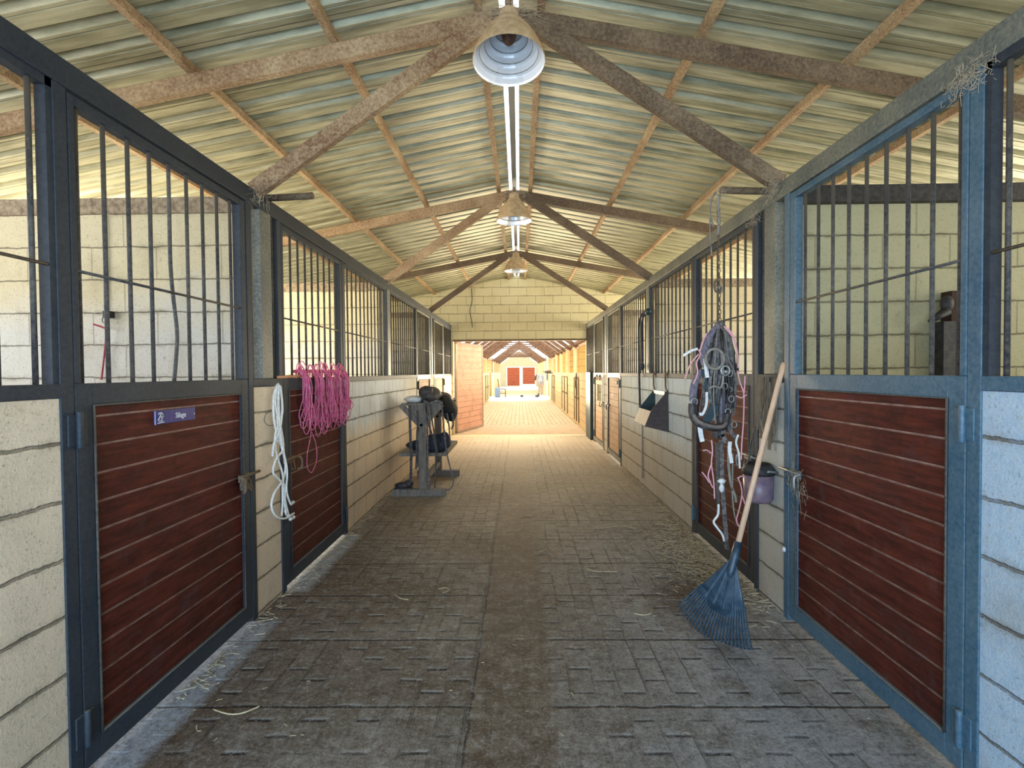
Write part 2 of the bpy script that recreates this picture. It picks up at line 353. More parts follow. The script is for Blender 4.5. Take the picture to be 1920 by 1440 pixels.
M_apron = simple('smooth dusty concrete', (.80, .66, .45), (.68, .54, .35), 5, .85)
def far_floor():
    t = NT('far aisle pavers'); x, y, z = t.sep()
    b = t.n('ShaderNodeTexBrick', {'Vector': t.comb(x, y, 0.), 'Color1': (.76, .62, .40, 1), 'Color2': (.84, .70, .48, 1), 'Mortar': (.33, .24, .13, 1), 'Scale': 1., 'Mortar Size': .012, 'Brick Width': .26, 'Row Height': .3}, offset=.5)
    n = t.noise(4, 5, .7)
    return t.out(t.mix(t.math('MULTIPLY', t.rng(n, .5, .7), .5), b.outputs['Color'], (.38, .27, .14)), .85, n, .3, .01)
M_floor2 = far_floor()
M_ground = simple('pale sandy yard', (.50, .45, .36), (.42, .37, .30), 2, .95)
M_stallfloor = simple('stall bedding', (.40, .33, .22), (.25, .19, .12), 12, .95)
M_doorlight = simple('pale door light strip', (.62, .66, .72), (.30, .29, .28), 22, .9, .5, .68)  # unused; pale tone for light leaking under the stall doors
M_leather = simple('dark worn leather', (.02, .016, .017), (.09, .075, .07), 30, .55)
M_leather2 = simple('dusty grey leather strap', (.05, .045, .045), (.24, .21, .19), 40, .7)
M_pad = simple('faded purple grey padding', (.10, .09, .12), (.24, .21, .25), 50, .9)
M_web = simple('pale cobweb fibre', (.55, .46, .32), (.42, .34, .24), 30, .95)
M_dustrag = simple('grey dusty sacking', (.32, .29, .24), (.16, .13, .11), 25, .95, stretch=(4, 4, .5))
M_twine = simple('faded pink baling twine', (.68, .10, .26), (.74, .26, .40), 30, .7)
M_twine2 = simple('pale pink baling twine', (.80, .34, .45), (.66, .42, .36), 30, .7)
M_redrope = simple('dull red cord', (.45, .06, .09), (.35, .05, .06), 30, .7)
M_white = simple('white cotton rope', (.86, .85, .82), (.66, .65, .62), 60, .85)
M_wood = simple('weathered grey wood', (.25, .215, .18), (.13, .11, .095), 12, .85, stretch=(4, 4, .6))
M_handle = simple('light ash handle', (.75, .50, .33), (.64, .40, .25), 8, .5, stretch=(6, 6, .6))
M_rake = simple('dark blue plastic', (.020, .045, .072), (.06, .10, .14), 30, .42, bump=.1)
M_lampout = simple('dusty brown lamp shade', (.36, .24, .12), (.52, .38, .22), 18, .85)
M_lampin = NT('ribbed white reflector'); M_lampin = M_lampin.out((.80, .81, .84), .28, metal=.35)
M_bulb = simple('scorched lamp socket', (.08, .03, .012), (.2, .1, .05), 20, .7)
M_straw = simple('dry straw', (.62, .52, .33), (.45, .35, .2), 30, .9)
M_hay = simple('trampled hay', (.74, .64, .46), (.28, .21, .12), 40, .95)
M_signblue = simple('dark blue enamel', (.02, .02, .16), (.04, .035, .2), 60, .4, bump=.05)
M_signwhite = NT('white lettering').out((.62, .62, .68), .6)
M_teal = simple('dark teal painted steel', (.012, .035, .045), (.02, .05, .06), 20, .5)
M_mang = simple('dull brown sheet steel', (.06, .045, .045), (.10, .075, .07), 14, .6, metal=.2)
M_mangf = simple('pale worn sheet steel', (.34, .27, .21), (.25, .2, .16), 14, .6)
M_cream = simple('cream painted post', (.82, .72, .48), (.72, .6, .38), 8, .8)
M_jar = simple('murky plastic tub', (.14, .10, .17), (.30, .20, .19), 9, .35)
M_navy = simple('navy cloth', (.02, .025, .04), (.05, .055, .075), 20, .9)
M_chair = simple('brown chair wood', (.10, .04, .015), (.16, .07, .03), 10, .6)
M_drum = simple('slate blue plastic', (.12, .18, .28), (.16, .22, .34), 10, .5)
M_cord = simple('orange wood stick', (.55, .22, .10), (.62, .3, .15), 10, .6)
M_paper = simple('pale paper notice', (.75, .72, .68), (.5, .45, .42), 30, .8)
def translucent(name, col):
    t = NT(name); tr = t.n('ShaderNodeBsdfTranslucent', {0: (*col, 1)}); mx = t.n('ShaderNodeMixShader', {0: .75})
    t.t.links.new(t.p.outputs[0], mx.inputs[1]); t.t.links.new(tr.outputs[0], mx.inputs[2])
    t.p.inputs['Base Color'].default_value = (*col, 1); o = t.t.nodes['Material Output']; t.t.links.new(mx.outputs[0], o.inputs['Surface']); return t.m
M_clear = translucent('milky ridge sheet', (.93, .95, .97))
M_roof2 = translucent('thin sunlit roof sheet', (.62, .52, .45))
M_skylight = NT('ridge cap sheet'); M_skylight = M_skylight.out((.34, .36, .34), .6)

# ------------------------------------------------------------------ main barn shell
W = 1.555
RXC = -.03
def rz(x): return 3.66 - .19 * abs(x - RXC)
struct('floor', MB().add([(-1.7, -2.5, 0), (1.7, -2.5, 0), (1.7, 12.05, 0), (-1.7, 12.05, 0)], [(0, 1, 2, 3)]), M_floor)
struct('floor', MB().box(-1.7, 1.7, 12.05, 14.6, -.05, .002), M_apron)
struct('floor', MB().box(-1.7, 1.7, 14.6, 28.2, -.05, .0), M_floor2)
struct('floor', MB().box(-1.7, 1.7, 32.3, 44, -.05, .0), M_floor2)
for s in (-1, 1):
    struct('floor', MB().box(s * 1.7, s * 4.8, -2.5, 44, -.06, -.01), M_stallfloor)
struct('ground', MB().add([(-70, -40, -.08), (70, -40, -.08), (70, 120, -.08), (-70, 120, -.08)], [(0, 1, 2, 3)]), M_ground)
struct('ground', MB().box(-1.7, 1.7, 28.2, 32.3, -.07, -.003), M_ground)
struct('ground', MB().box(-3, 3, 44, 60, -.07, -.003), M_ground)
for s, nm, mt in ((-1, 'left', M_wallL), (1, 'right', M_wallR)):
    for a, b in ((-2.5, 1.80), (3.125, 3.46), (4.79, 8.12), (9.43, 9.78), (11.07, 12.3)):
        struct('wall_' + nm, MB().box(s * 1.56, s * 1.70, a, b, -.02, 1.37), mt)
    for yc, yt in ((3.25, 0), (6.37, 0), (9.52, 0)):
        m = M_partR if (s == 1 and yc == 3.25) else M_part
        struct('wall_%s_partition' % nm, MB().box(s * 1.66, s * 4.8, yc, yc + .14, 0, 2.435), m)
        if not (s == 1 and yc == 3.25):
            struct('trim_1' if s < 0 else 'trim_2', MB().box(s * 1.66, s * 4.8, yc - .01, yc + .15, 2.435, 2.53), M_band)
    struct('wall_%s_outer' % nm, MB().box(s * 4.8, s * 4.95, -2.5, 12.5, 0, 1.4).box(s * 4.8, s * 4.95, 3.1, 3.5, 1.4, 2.7).box(s * 4.8, s * 4.95, 6.2, 6.6, 1.4, 2.7).box(s * 4.8, s * 4.95, 9.4, 9.8, 1.4, 2.7), M_farY)
    struct('wall_%s_partition' % nm, MB().box(s * 1.7, s * 4.8, -.2, -.06, 0, 2.43), M_part)
# gable wall with the wide doorway
g = MB(); y0, y1 = 12.32, 12.52
ox0, ox1, oz = -1.515, 1.575, 2.20
g.prism([(-4.9, y0, 0), (-4.9, y0, rz(-4.9) + .02), (ox0, y0, rz(ox0) + .02), (ox0, y0, 0)], (0, .2, 0))
g.prism([(ox1, y0, 0), (ox1, y0, rz(ox1) + .02), (4.9, y0, rz(4.9) + .02), (4.9, y0, 0)], (0, .2, 0))
g.prism([(ox0, y0, oz), (ox0, y0, rz(ox0) + .02), (RXC, y0, rz(RXC) + .02), (ox1, y0, rz(ox1) + .02), (ox1, y0, oz)], (0, .2, 0))
struct('wall_back', g, M_gable)
struct('trim_3', MB().box(ox0, ox1, y0 - .015, y0 + .1, oz - .035, oz), M_rust2)
# corrugated roof: ribs run from the ridge down to the eaves
def roof_sheet(xa, xb, ya, yb, zf, pitch=.19, amp=.042):
    m = MB(); prof = []; y = ya
    while y < yb:
        for q, hh in ((0, 0), (.36, 0), (.47, 1), (.62, 1), (.73, 0), (.84, .0), (.87, .3), (.90, .0)): prof.append((y + q * pitch, hh * amp))
        y += pitch
    prof = [p for p in prof if p[0] <= yb]
    xs = [xa + (xb - xa) * i / 6 for i in range(7)]
    vs = [(x, yy, zf(x) + hh) for x in xs for yy, hh in prof]; n = len(prof)
    m.add(vs, [(i * n + k, i * n + k + 1, (i + 1) * n + k + 1, (i + 1) * n + k) for i in range(6) for k in range(n - 1)])
    return m
struct('ceiling', roof_sheet(RXC - .06, -5.5, -2.5, 12.35, rz), M_roof, solid=.002)
struct('ceiling', roof_sheet(RXC + .06, 5.5, -2.5, 12.35, rz), M_roof, solid=.002)
struct('ceiling', MB().box(RXC - .14, RXC + .14, -2.5, 12.35, 3.70, 3.704), M_clear)
solo('ridge_cap', MB().box(RXC - .024, RXC + .028, -2.5, 12.3, 3.672, 3.680), M_skylight, 'narrow grey ridge strip running down the bright slot at the roof peak', 'ridge cap')
for px_, wh in ((-.18, 'just left of the ridge slot'), (-1.04, 'second one left of the ridge'), (-1.90, 'third one left of the ridge'), (-2.77, 'over the left hand stalls'),
                (.19, 'just right of the ridge slot'), (1.13, 'second one right of the ridge'), (2.0, 'third one right of the ridge'), (2.85, 'over the right hand stalls')):
    x = RXC + px_
    solo('roof_purlin', MB().box(x - .021, x + .021, -2.4, 12.32, rz(x) - .052, rz(x) - .001), M_purlin if abs(px_) > .5 else M_rust,
         'long rust brown purlin under the roof sheets, ' + wh, 'purlin', 'roof purlins')
# ------------------------------------------------------------------ trusses
def rt(x): return 3.605 - .19 * abs(x - RXC)
for yc, wh, m1, m2 in ((3.22, 'nearest one, over the first posts', M_rust, M_rust2), (6.38, 'middle one, behind the second lamp', M_rust, M_rust2), (9.53, 'farthest one, near the block gable', M_rust2, M_rust2)):
    t = thing('roof_truss', (RXC, yc, 2.6), 'rusty roof truss with two diagonal braces, ' + wh, 'roof truss', 'roof trusses')
    for s, mm in ((-1, m1), (1, m2)):
        a = Vector((RXC, yc, rt(RXC) - .05)); b = Vector((RXC + s * 4.75, yc, rt(RXC + s * 4.75) - .05))
        MB().bar(a, b, .055, .10).build('rafter', mm, t)
        MB().bar((RXC + s * .16, yc - .005, 3.50), (s * 1.575, yc - .005, 2.550), .05, .095).build('diagonal_brace', mm, t)
    MB().box(RXC - .10, RXC + .10, yc - .034, yc + .034, 3.47, 3.59).build('ridge_plate', mm, t)
# ------------------------------------------------------------------ pendant lamps
def lamp(y, tilt, lab, zc):
    t = thing('pendant_lamp', (RXC, y, zc), lab, 'lamp', 'bell lamps along the ridge')
    c = (RXC, y, zc)
    prof = [(.206, 0), (.208, .012), (.196, .05), (.165, .12), (.122, .19), (.085, .235), (.062, .262), (.055, .31), (.02, .33), (.0, .331)]
    MB().lathe(prof, c, 40, tilt).build('shade', M_lampout, t)
    m = MB(); pin = [(.206, 0)]
    for k in range(5):
        r0 = .200 - .030 * k; z0 = .012 + .045 * k
        pin += [(r0, z0), (r0 - .010, z0 + .038), (r0 - .030, z0 + .034)]
    pin += [(.03, .24), (0, .24)]
    n = 28; m.lathe(pin, c, n, tilt); m.sm = [False] * len(m.sm)
    m.build('reflector', M_lampin, t)
    T = Matrix.Rotation(tilt, 3, 'X')
    for k in range(1, 5):
        r0 = .200 - .030 * k; z0 = .012 + .045 * k
        MB().tube([Vector(c) + T @ Vector((r0 * math.cos(a * math.pi / 18), r0 * math.sin(a * math.pi / 18), z0 - .004)) for a in range(36)], .004, 6, closed=True).build('reflector_ring', M_galv, t)
    MB().blob(Vector(c) + T @ Vector((0, 0, .17)), (.042, .042, .06)).build('socket', M_bulb, t)
    MB().tube([Vector(c) + T @ Vector((0, 0, .32)), (RXC, y, 3.60)], .016).build('hanging_rod', M_rust2, t)
lamp(3.08, math.radians(-9), 'big brown bell lamp with ribbed white inside, nearest and hanging lowest in view', 3.215)
lamp(6.27, math.radians(0), 'middle of the three brown bell lamps, in front of the second truss', 3.21)
lamp(9.42, math.radians(0), 'farthest small brown bell lamp, in front of the block gable', 3.22)
# ------------------------------------------------------------------ stall fronts
Z0, ZT = 1.42, 2.45
BARMESH = {}
def bar_copy(parent, x, y, z0, z1, bend=None, mat=None, r=.0085):
    if bend:
        return MB().tube(bend, r, 8).build('bar', mat or M_bar, parent)
    key = (round(z1 - z0, 3), r, (mat or M_bar).name)
    if key not in BARMESH:
        m = MB().tube([(0, 0, 0), (0, 0, z1 - z0)], r, 8)
        me = bpy.data.meshes.new('bar'); me.from_pydata(m.v, [], m.f); me.polygons.foreach_set('use_smooth', m.sm); me.materials.append(mat or M_bar)
        BARMESH[key] = me
    o = bpy.data.objects.new('bar', BARMESH[key]); COL.objects.link(o); o.parent = parent
    o.location = Vector((x, y, z0)) - ORG[parent.name]
    return o
side = {-1: 'left', 1: 'right'}
def stall_door(s, a, b, lab, panel, hinge='near', steel=M_steel, window=False, fine=.128, handle=True):
    t = thing('stall_door', (s * W, (a + b) / 2, .03), lab, 'stall door', 'stall doors along the aisle')
    xi, xo = s * (W - .002), s * (W + .045)
    f = MB().box(xi, xo, a, a + .075, .03, Z0).box(xi, xo, b - .075, b, .03, Z0).box(xi, xo, a + .075, b - .075, 1.34, Z0).box(xi, xo, a + .075, b - .075, .03, .12)
    f.box(xi, xo, a, a + .028, Z0, 2.44).box(xi, xo, b - .055, b, Z0, 2.44).box(xi, xo, a + .028, b - .055, 2.405, 2.44)
    f.build('frame', steel, t, bevel=.004)
    lip = MB().tube([(s * (W - .004), a + .078, .122), (s * (W - .004), a + .078, 1.338), (s * (W - .004), b - .078, 1.338), (s * (W - .004), b - .078, .122), (s * (W - .004), a + .078, .122)], .005, 6)
    lip.build('panel_bead', M_bar, t)
    p = MB(); z = .12; k = 0
    while z < 1.34 - .01:
        z2 = min(z + .107, 1.34)
        if window and .80 < z and z2 < 1.20: p.box(s * (W + .012), s * (W + .035), a + .07, a + .22, z + .003, z2 - .003).box(s * (W + .012), s * (W + .035), b - .32, b - .07, z + .003, z2 - .003)
        else: p.box(s * (W + .012), s * (W + .035), a + .07, b - .07, z + .003, z2 - .003)
        z = z2
    p.box(s * (W + .020), s * (W + .030), a + .07, b - .07, .12, 1.34) if not window else None
    p.build('board_panel', panel, t)
    y = a + .054; n = int((b - .06 - y) / fine) + 1
    for i in range(n):
        yy = y + i * fine
        bend = None
        if s < 0 and hinge == 'near' and a < 2 and i == 4:
            bend = [(-W - .02, yy, z_) for z_ in (2.405, 2.2, 1.95)] + [(-W - .018, yy + .012, 1.8), (-W - .015, yy + .028, 1.65), (-W - .016, yy + .022, 1.55), (-W - .02, yy + .008, 1.42)]
            bend = smooth(bend, 4)
        bar_copy(t, s * (W + .02), yy, Z0, 2.405, bend)
    MB().tube([(s * (W + .008), a + .02, 1.823), (s * (W + .008), b - .03, 1.823)], .006, 8).build('cross_rod', M_bar, t)
    hy = a if hinge == 'near' else b
    for zz in (1.19, .12):
        h = MB().tube([(s * (W - .014), hy, zz), (s * (W - .014), hy, zz + .13)], .011, 10).box(s * (W - .008), s * (W - .001), hy - .04, hy + .04, zz + .01, zz + .12)
        h.build('hinge', M_steel if s < 0 else M_steelB, t, bevel=.002)
    ly = b if hinge == 'near' else a; sg = -1 if hinge == 'near' else 1
    if handle:
        l = MB().box(s * (W - .012), s * (W - .002), ly + sg * .02, ly + sg * .13, .845, .885)
        l.tube([(s * (W - .022), ly + sg * .16, .875), (s * (W - .022), ly - sg * .07, .875)], .009, 8)
        l.tube(smooth([(s * (W - .022), ly + sg * .15, .875), (s * (W - .05), ly + sg * .15, .86), (s * (W - .05), ly + sg * .15, .80), (s * (W - .025), ly + sg * .13, .79)], 4), .008, 8)
        l.tube([(s * (W - .02), ly + sg * .04, .85), (s * (W - .03), ly + sg * .04, .80), (s * (W - .03), ly + sg * .09, .80), (s * (W - .02), ly + sg * .09, .85)], .005, 6)
        if s < 0 and a < 2:
            for q in range(5): l.tube([(s * (W - .03), ly - .10 + .014 * q + .012 * math.cos(v * .785), .83 - .008 * q + .016 * math.sin(v * .785)) for v in range(8)], .004, 5, closed=True)
            l.box(s * (W - .03), s * (W - .004), ly - .12, ly - .085, .80, .885)
        l.build('latch', M_rust2 if s < 0 else M_galv, t)
    return t
doors = {}
for s in (-1, 1):
    n = side[s]; st = M_steel if s < 0 else M_steelB
    doors[s, 1] = stall_door(s, 1.86, 3.06, {-1: 'dark red boarded stall door with blue name plate at the near left', 1: 'dark red boarded stall door behind the leaning rake, near right'}[s], M_red, 'near', st)
    doors[s, 2] = stall_door(s, 3.525, 4.725, {-1: 'red boarded stall door half covered by pink twine, on the left', 1: 'red boarded stall door behind the hanging halters, on the right'}[s], M_red, 'far', M_steel)
    stall_door(s, 8.195, 9.365, {-1: 'pale pine stall door behind the saddle stand on the left', 1: 'pale pine stall door beyond the hay trough on the right'}[s], M_orange, 'near', M_steelT)
    stall_door(s, 9.845, 11.005, {-1: 'pine stall door nearest the gable on the left', 1: 'pine stall door with a square hatch nearest the gable on the right'}[s], M_orange, 'far', M_steelT, window=(s > 0))
    # door frames
    for a, b, wh in ((1.80, 3.065, 'first'), (3.465, 4.73, 'second'), (8.13, 9.37, 'third'), (9.785, 11.01, 'fourth')):
        mt = M_steelB if (s > 0 and a < 2) else M_steel
        for e, nf in ((a, 'near'), (b + .005, 'far')):
            solo('door_jamb', MB().box(s * (W - .002), s * (W + .04), e, e + .055, 0, ZT), mt, 'steel jamb on the %s side of the %s stall door down the %s wall' % (nf, wh, n), 'door jamb', 'door jambs', bevel=.003)
    # sills over the knee walls
    for a, b, wh in ((-2.4, 1.80, 'nearest the camera'), (3.125, 3.465, 'on the narrow pier between the first two doors'), (4.79, 8.13, 'over the long wall past the second door'), (9.43, 9.785, 'on the pier between the third and fourth doors'), (11.07, 12.3, 'beside the gable wall')):
        solo('sill_rail', MB().box(s * (W - .002), s * (W + .05), a, b, 1.372, 1.42), M_steelB if (s > 0 and a < 2) else M_steel, 'flat steel sill on the %s, %s' % (n, wh), 'sill rail', 'sill rails', bevel=.003)
    solo('top_beam', MB().box(s * (W - .005), s * (W + .075), -2.4, 12.3, 2.45, 2.545), M_steel if s < 0 else M_steelT, 'long square steel beam along the top of the %s hand stall fronts' % n, 'beam', 'top beams', bevel=.004)
    # posts
    for yc, wh in ((3.23, 'first'), (6.35, 'second'), (9.5, 'third')):
        t = thing('steel_post', (s * W, yc + .07, 1.42), '%s square post from the camera along the %s hand stall fronts' % (wh, n), 'post', 'stall front posts')
        MB().box(s * (W - .004), s * (W + .062), yc, yc + .145, 1.42, 2.45).build('shaft', M_steelT, t, bevel=.004)
        if yc < 4:
            e = .31
            MB().tube([(s * (W - .0), yc + .07, 2.535), (s * (W - .09 - e / 2), yc + .06, 2.54), (s * (W - e), yc + .05, 2.54)], .021, 10).build('bracket_arm', M_rust2, t)
    # fixed grilles
    for a, b, ys, stp, wh in ((.2, 1.80, 1.73, -.127, 'nearest the camera, over the block wall'), (4.79, 6.35, 4.935, .133, 'just past the second stall door'),
                              (6.50, 8.13, 6.62, .13, 'between the second post and the third door'), (11.07, 12.3, 11.15, .115, 'beside the gable wall')):
        t = thing('bar_grille', (s * W, (a + b) / 2, 1.42), 'fixed upright bar grille on the %s, %s' % (n, wh), 'grille', 'fixed bar grilles')
        fr = MB().box(s * (W + .002), s * (W + .04), a, a + .025, 1.42, 2.45).box(s * (W + .002), s * (W + .04), b - .025, b, 1.42, 2.45).box(s * (W + .002), s * (W + .04), a, b, 2.42, 2.45)
        fr.build('frame', M_steel, t)
        y = ys
        while a + .03 < y < b - .03:
            bar_copy(t, s * (W + .02), y, 1.42, 2.42); y += stp
        MB().tube([(s * (W + .008), a, 1.823), (s * (W + .008), b, 1.823)], .006, 8).build('cross_rod', M_bar, t)
    for y, wh in ((3.155, 'in front of the first post'), (3.43, 'behind the first post')):
        solo('single_bar', MB().tube([(s * (W + .02), y, 1.42), (s * (W + .02), y, 2.45)], .0085, 8), M_bar, 'lone upright bar closing the gap %s on the %s' % (wh, n), 'bar', 'gap bars')
# black steel lintel over the near right partition and a dark upright with fixture against it
solo('lintel_beam', MB().box(1.64, 4.7, 3.2, 3.40, 2.436, 2.535), M_black, 'black steel beam lying along the top of the near right block partition', 'beam')
t = thing('wall_upright', (2.62, 3.20, 0), 'dark brown upright with a black fixture on the near right partition', 'upright')
MB().box(2.55, 2.72, 3.17, 3.25, 0, 1.90).build('board', simple('dark stained board', (.035, .012, .006), (.05, .02, .012), 9, .8), t)
MB().box(2.49, 2.56, 3.15, 3.25, 0, 1.72).blob((2.50, 3.14, 1.82), (.035, .03, .05)).tube([(2.50, 3.14, 1.78), (2.40, 3.14, 1.72)], [.03, .012], 8).build('fixture', M_black, t)

# ------------------------------------------------------------------ gable extras
solo('hanging_cable', MB().tube(smooth([at(884, 541, 12.3), at(885, 565, 12.3), at(881, 582, 12.3), at(884, 600, 12.3), at(886, 614, 12.3)], 4), .008, 6), M_black, 'thin dark cable hanging down the left of the block gable', 'cable')
t = thing('barn_door', (-1.47, 12.56, 0), 'tall pale pink plank door swung open beyond the doorway on the left', 'barn door')
ha = Vector((-1.47, 12.56, 0)); hb = Vector((-.955, 14.25, 0)); dv = (hb - ha).normalized(); nv = Vector((dv.y, -dv.x, 0))
def dq(u0, u1, z0, z1, th, off=0.):
    L_ = (hb - ha).length; p0 = ha + dv * (u0 * L_) + nv * off; p1 = ha + dv * (u1 * L_) + nv * off
    return [(p0.x, p0.y, z0), (p1.x, p1.y, z0), (p1.x, p1.y, z1), (p0.x, p0.y, z1)], nv * th
m = MB()
for k in range(15):
    z = .06 + k * .138; q, e = dq(.03, .97, z + .002, z + .134, -.03, -.01); m.prism(q, e)
m.build('board_panel', M_pink, t)
m = MB()
for q in ((0, .035, .02, 2.17), (.965, 1, .02, 2.17), (0, 1, .02, .065), (0, 1, 2.125, 2.17)): p, e = dq(*q, -.05); m.prism(p, e)
m.build('frame', simple('pale grey door frame', (.55, .42, .34), (.45, .34, .28), 10, .7), t)
solo('steel_upright', MB().box(1.50, 1.552, 11.25, 12.0, 0, 1.43), M_teal, 'dark teal steel upright on the right, just before the gable doorway', 'upright', bevel=.004)

# ------------------------------------------------------------------ far barn beyond the doorway
ORD = ['nearest', 'second', 'third', 'fourth', 'fifth', 'sixth', 'seventh', 'eighth', 'ninth', 'tenth', 'eleventh', 'twelfth']
def far_wing(ya, yb, post0, step, wing, left=True):
    for s in (-1, 1):
        struct('wall_%s_far' % side[s], MB().box(s * 1.58, s * 1.72, ya, yb, 0, 1.37), M_farY)
        solo('far_sill', MB().box(s * 1.57, s * 1.74, ya, yb, 1.37, 1.41), M_cream, 'cream sill rail of the %s aisle on the %s' % (wing, side[s]), 'sill rail')
        solo('far_beam', MB().box(s * 1.58, s * 1.68, ya, yb, 2.2, 2.28), M_rafter2, 'brown wall plate under the rafters of the %s on the %s' % (wing, side[s]), 'beam')
        struct('wall_%s_far' % side[s], MB().box(s * 4.8, s * 4.9, ya, yb, 0, 1.3), M_farY)
        struct('ceiling', MB().box(s * 1.68, s * 5.2, ya, yb, 2.3, 2.34), M_roof2)
        y = post0; k = 0
        while y < yb:
            solo('far_post', MB().box(s * 1.575, s * 1.66, y, y + .09, 1.41, 2.2), M_cream, '%s cream post on the %s of the %s beyond the doorway' % (ORD[k], side[s], wing), 'post', 'cream posts beyond the doorway')
            struct('wall_%s_far_partition' % side[s], MB().box(s * 1.72, s * 4.8, y, y + .1, 0, 2.22), M_far)
            y += step; k += 1
    # steep roof over the aisle with open slots beside the ridge
    def fz(x): return 3.42 - .72 * abs(x)
    for s in (-1, 1):
        for x0, x1, mt in ((0.0, .12, M_roof2), (.12, .55, M_clear), (.55, 1.75, M_roof2)):
            struct('ceiling', MB().add([(s * x0, ya, fz(x0)), (s * x1, ya, fz(x1)), (s * x1, yb, fz(x1)), (s * x0, yb, fz(x0))], [(0, 1, 2, 3)]), mt)
    y = post0; k = 0
    while y < yb:
        t = thing('far_rafters', (0, y, 2.2), '%s brown rafter pair over the aisle of the %s' % (ORD[k], wing), 'rafters', 'rafters beyond the doorway')
        for s in (-1, 1): MB().bar((0, y + .05, fz(0) - .06), (s * 1.68, y + .05, fz(1.68) - .06), .12, .12).build('rafter', M_rafter2, t)
        MB().bar((-.9, y + .05, 2.68), (.9, y + .05, 2.68), .04, .05).build('collar_tie', M_rafter2, t)
        y += step / 1.5; k += 1
def far_door(s, a, b, lab):
    t = thing('far_stall_door', (s * 1.57, (a + b) / 2, 0), lab, 'stall door', 'stall doors beyond the doorway')
    MB().box(s * 1.565, s * 1.59, a, b, .05, 1.33).build('board_panel', M_farwood, t)
    m = MB(); c = (a + b) / 2; w = (b - a)
    for q in (a + .06, c + .04):
        e = q + w / 2 - .1
        m.tube(smooth([(s * 1.555, q, .1), (s * 1.555, q, 1.15), (s * 1.555, q + .05, 1.27), (s * 1.555, e - .05, 1.27), (s * 1.555, e, 1.15), (s * 1.555, e, .1)], 3), .014, 6)
    m.box(s * 1.55, s * 1.565, a, b, .72, .76); m.build('tube_frame', M_rust2, t)
far_wing(12.52, 28.2, 15.3, 2.6, 'second barn')
far_wing(33, 44, 33.5, 2.6, 'third barn')
far_door(1, 13.9, 15.1, 'cream stall door just beyond the doorway on the right')
far_door(1, 17.2, 19.5, 'wide cream stall door with tube frame, second beyond the doorway on the right')
far_door(1, 23.5, 25.6, 'cream stall door farthest down the second barn on the right')
far_door(-1, 24.6, 27.2, 'cream stall door with tube frame beyond the pink barn door on the left')
# end building
g = MB(); Y0 = 54
g.prism([(-6, Y0, 0), (-6, Y0, 2.3), (-1.75, Y0, 2.35), (-1.30, Y0, 2.67), (-1.30, Y0, 0)], (0, .3, 0)).prism([(1.66, Y0, 0), (1.66, Y0, 2.42), (1.75, Y0, 2.35), (6, Y0, 2.3), (6, Y0, 0)], (0, .3, 0)).prism([(-1.3, Y0, 1.98), (-1.3, Y0, 2.67), (0, Y0, 3.6), (1.66, Y0, 2.42), (1.66, Y0, 1.98)], (0, .3, 0))
struct('wall_end', g, simple('far cream wall', (.50, .40, .22), (.42, .33, .18), 6, .9))
for x0, x1, z0, wh in ((-1.27, .07, 0, 'left'), (.30, 1.62, .18, 'right')):
    t = thing('end_door', ((x0 + x1) / 2, 54, 0), 'orange red plank door at the far end of the aisle, %s one of the pair' % wh, 'door', 'red end doors')
    MB().box(x0 + .05, x1 - .05, 54.02, 54.06, z0 + .05, 1.9).build('board_panel', M_farred, t)
    MB().box(x0, x0 + .05, 54, 54.08, z0, 1.95).box(x1 - .05, x1, 54, 54.08, z0, 1.95).box(x0, x1, 54, 54.08, z0, z0 + .05).box(x0, x1, 54, 54.08, 1.9, 1.95).build('frame', M_cream, t)
# chair, drum, tack beyond the doorway
t = thing('wooden_chair', (-1.05, 31.3, 0), 'brown wooden chair far down the aisle on the left', 'chair')
cx, cy = -1.0, 31.4
MB().box(cx - .2, cx + .2, cy - .2, cy + .2, .43, .47).build('seat', M_chair, t)
for i, j in ((-1, -1), (1, -1), (-1, 1), (1, 1)): MB().box(cx + i * .18 - .02, cx + i * .18 + .02, cy + j * .18 - .02, cy + j * .18 + .02, 0, .43).build('leg', M_chair, t)
MB().bar((cx - .19, cy - .18, .45), (cx - .27, cy - .18, 1.05), .035, .035).bar((cx - .19, cy + .18, .45), (cx - .27, cy + .18, 1.05), .035, .035).bar((cx - .27, cy - .2, 1.0), (cx - .27, cy + .2, 1.0), .03, .09).build('backrest', M_chair, t)
MB().box(cx - .18, cx + .18, cy - .19, cy - .17, .2, .23).build('stretcher', M_chair, t)
t = thing('blue_drum', (-1.27, 31, 0), 'slate blue plastic drum far down the aisle on the left', 'drum')
MB().lathe([(0, 0), (.14, 0), (.15, .02), (.15, .5), (.14, .52), (0, .52)], (-1.27, 31, 0), 24).build('body', M_drum, t)
MB().lathe([(.152, .5), (.155, .53), (.1, .545), (0, .545)], (-1.27, 31, 0), 24).build('lid', M_drum, t)
t = thing('hanging_rug_bundle', (1.28, 31, .1), 'pale rugs and cords hanging by the far opening on the right', 'horse rugs')
m = MB(); r = random.Random(3)
for k in range(5):
    x = 1.12 + k * .07; m.blob((x, 31 + U(-.05, .05), 1.05 - U(0, .1)), (.06, .07, .30 + U(-.05, .05)), 10, 8, .15)
m.build('folded_rug', simple('pale grey rug', (.20, .21, .25), (.45, .45, .47), 5, .9), t)
m = MB()
for x in (1.12, 1.3): m.tube(smooth([(x, 31, .85), (x + .03, 31, .5), (x - .02, 31, .12)], 4), [.07] * 4 + [.05] * 5, 8)
m.build('rug_fold', M_mangf, t)
MB().tube([(1.0, 31, 1.3), (.95, 31, 1.15), (.93, 31, .95)], [.03, .06, .04], 8).build('dark_strap', M_leather, t)
MB().box(1.38, 1.6, 30.96, 31.04, 1.42, 1.48).build('bracket', M_rust2, t)
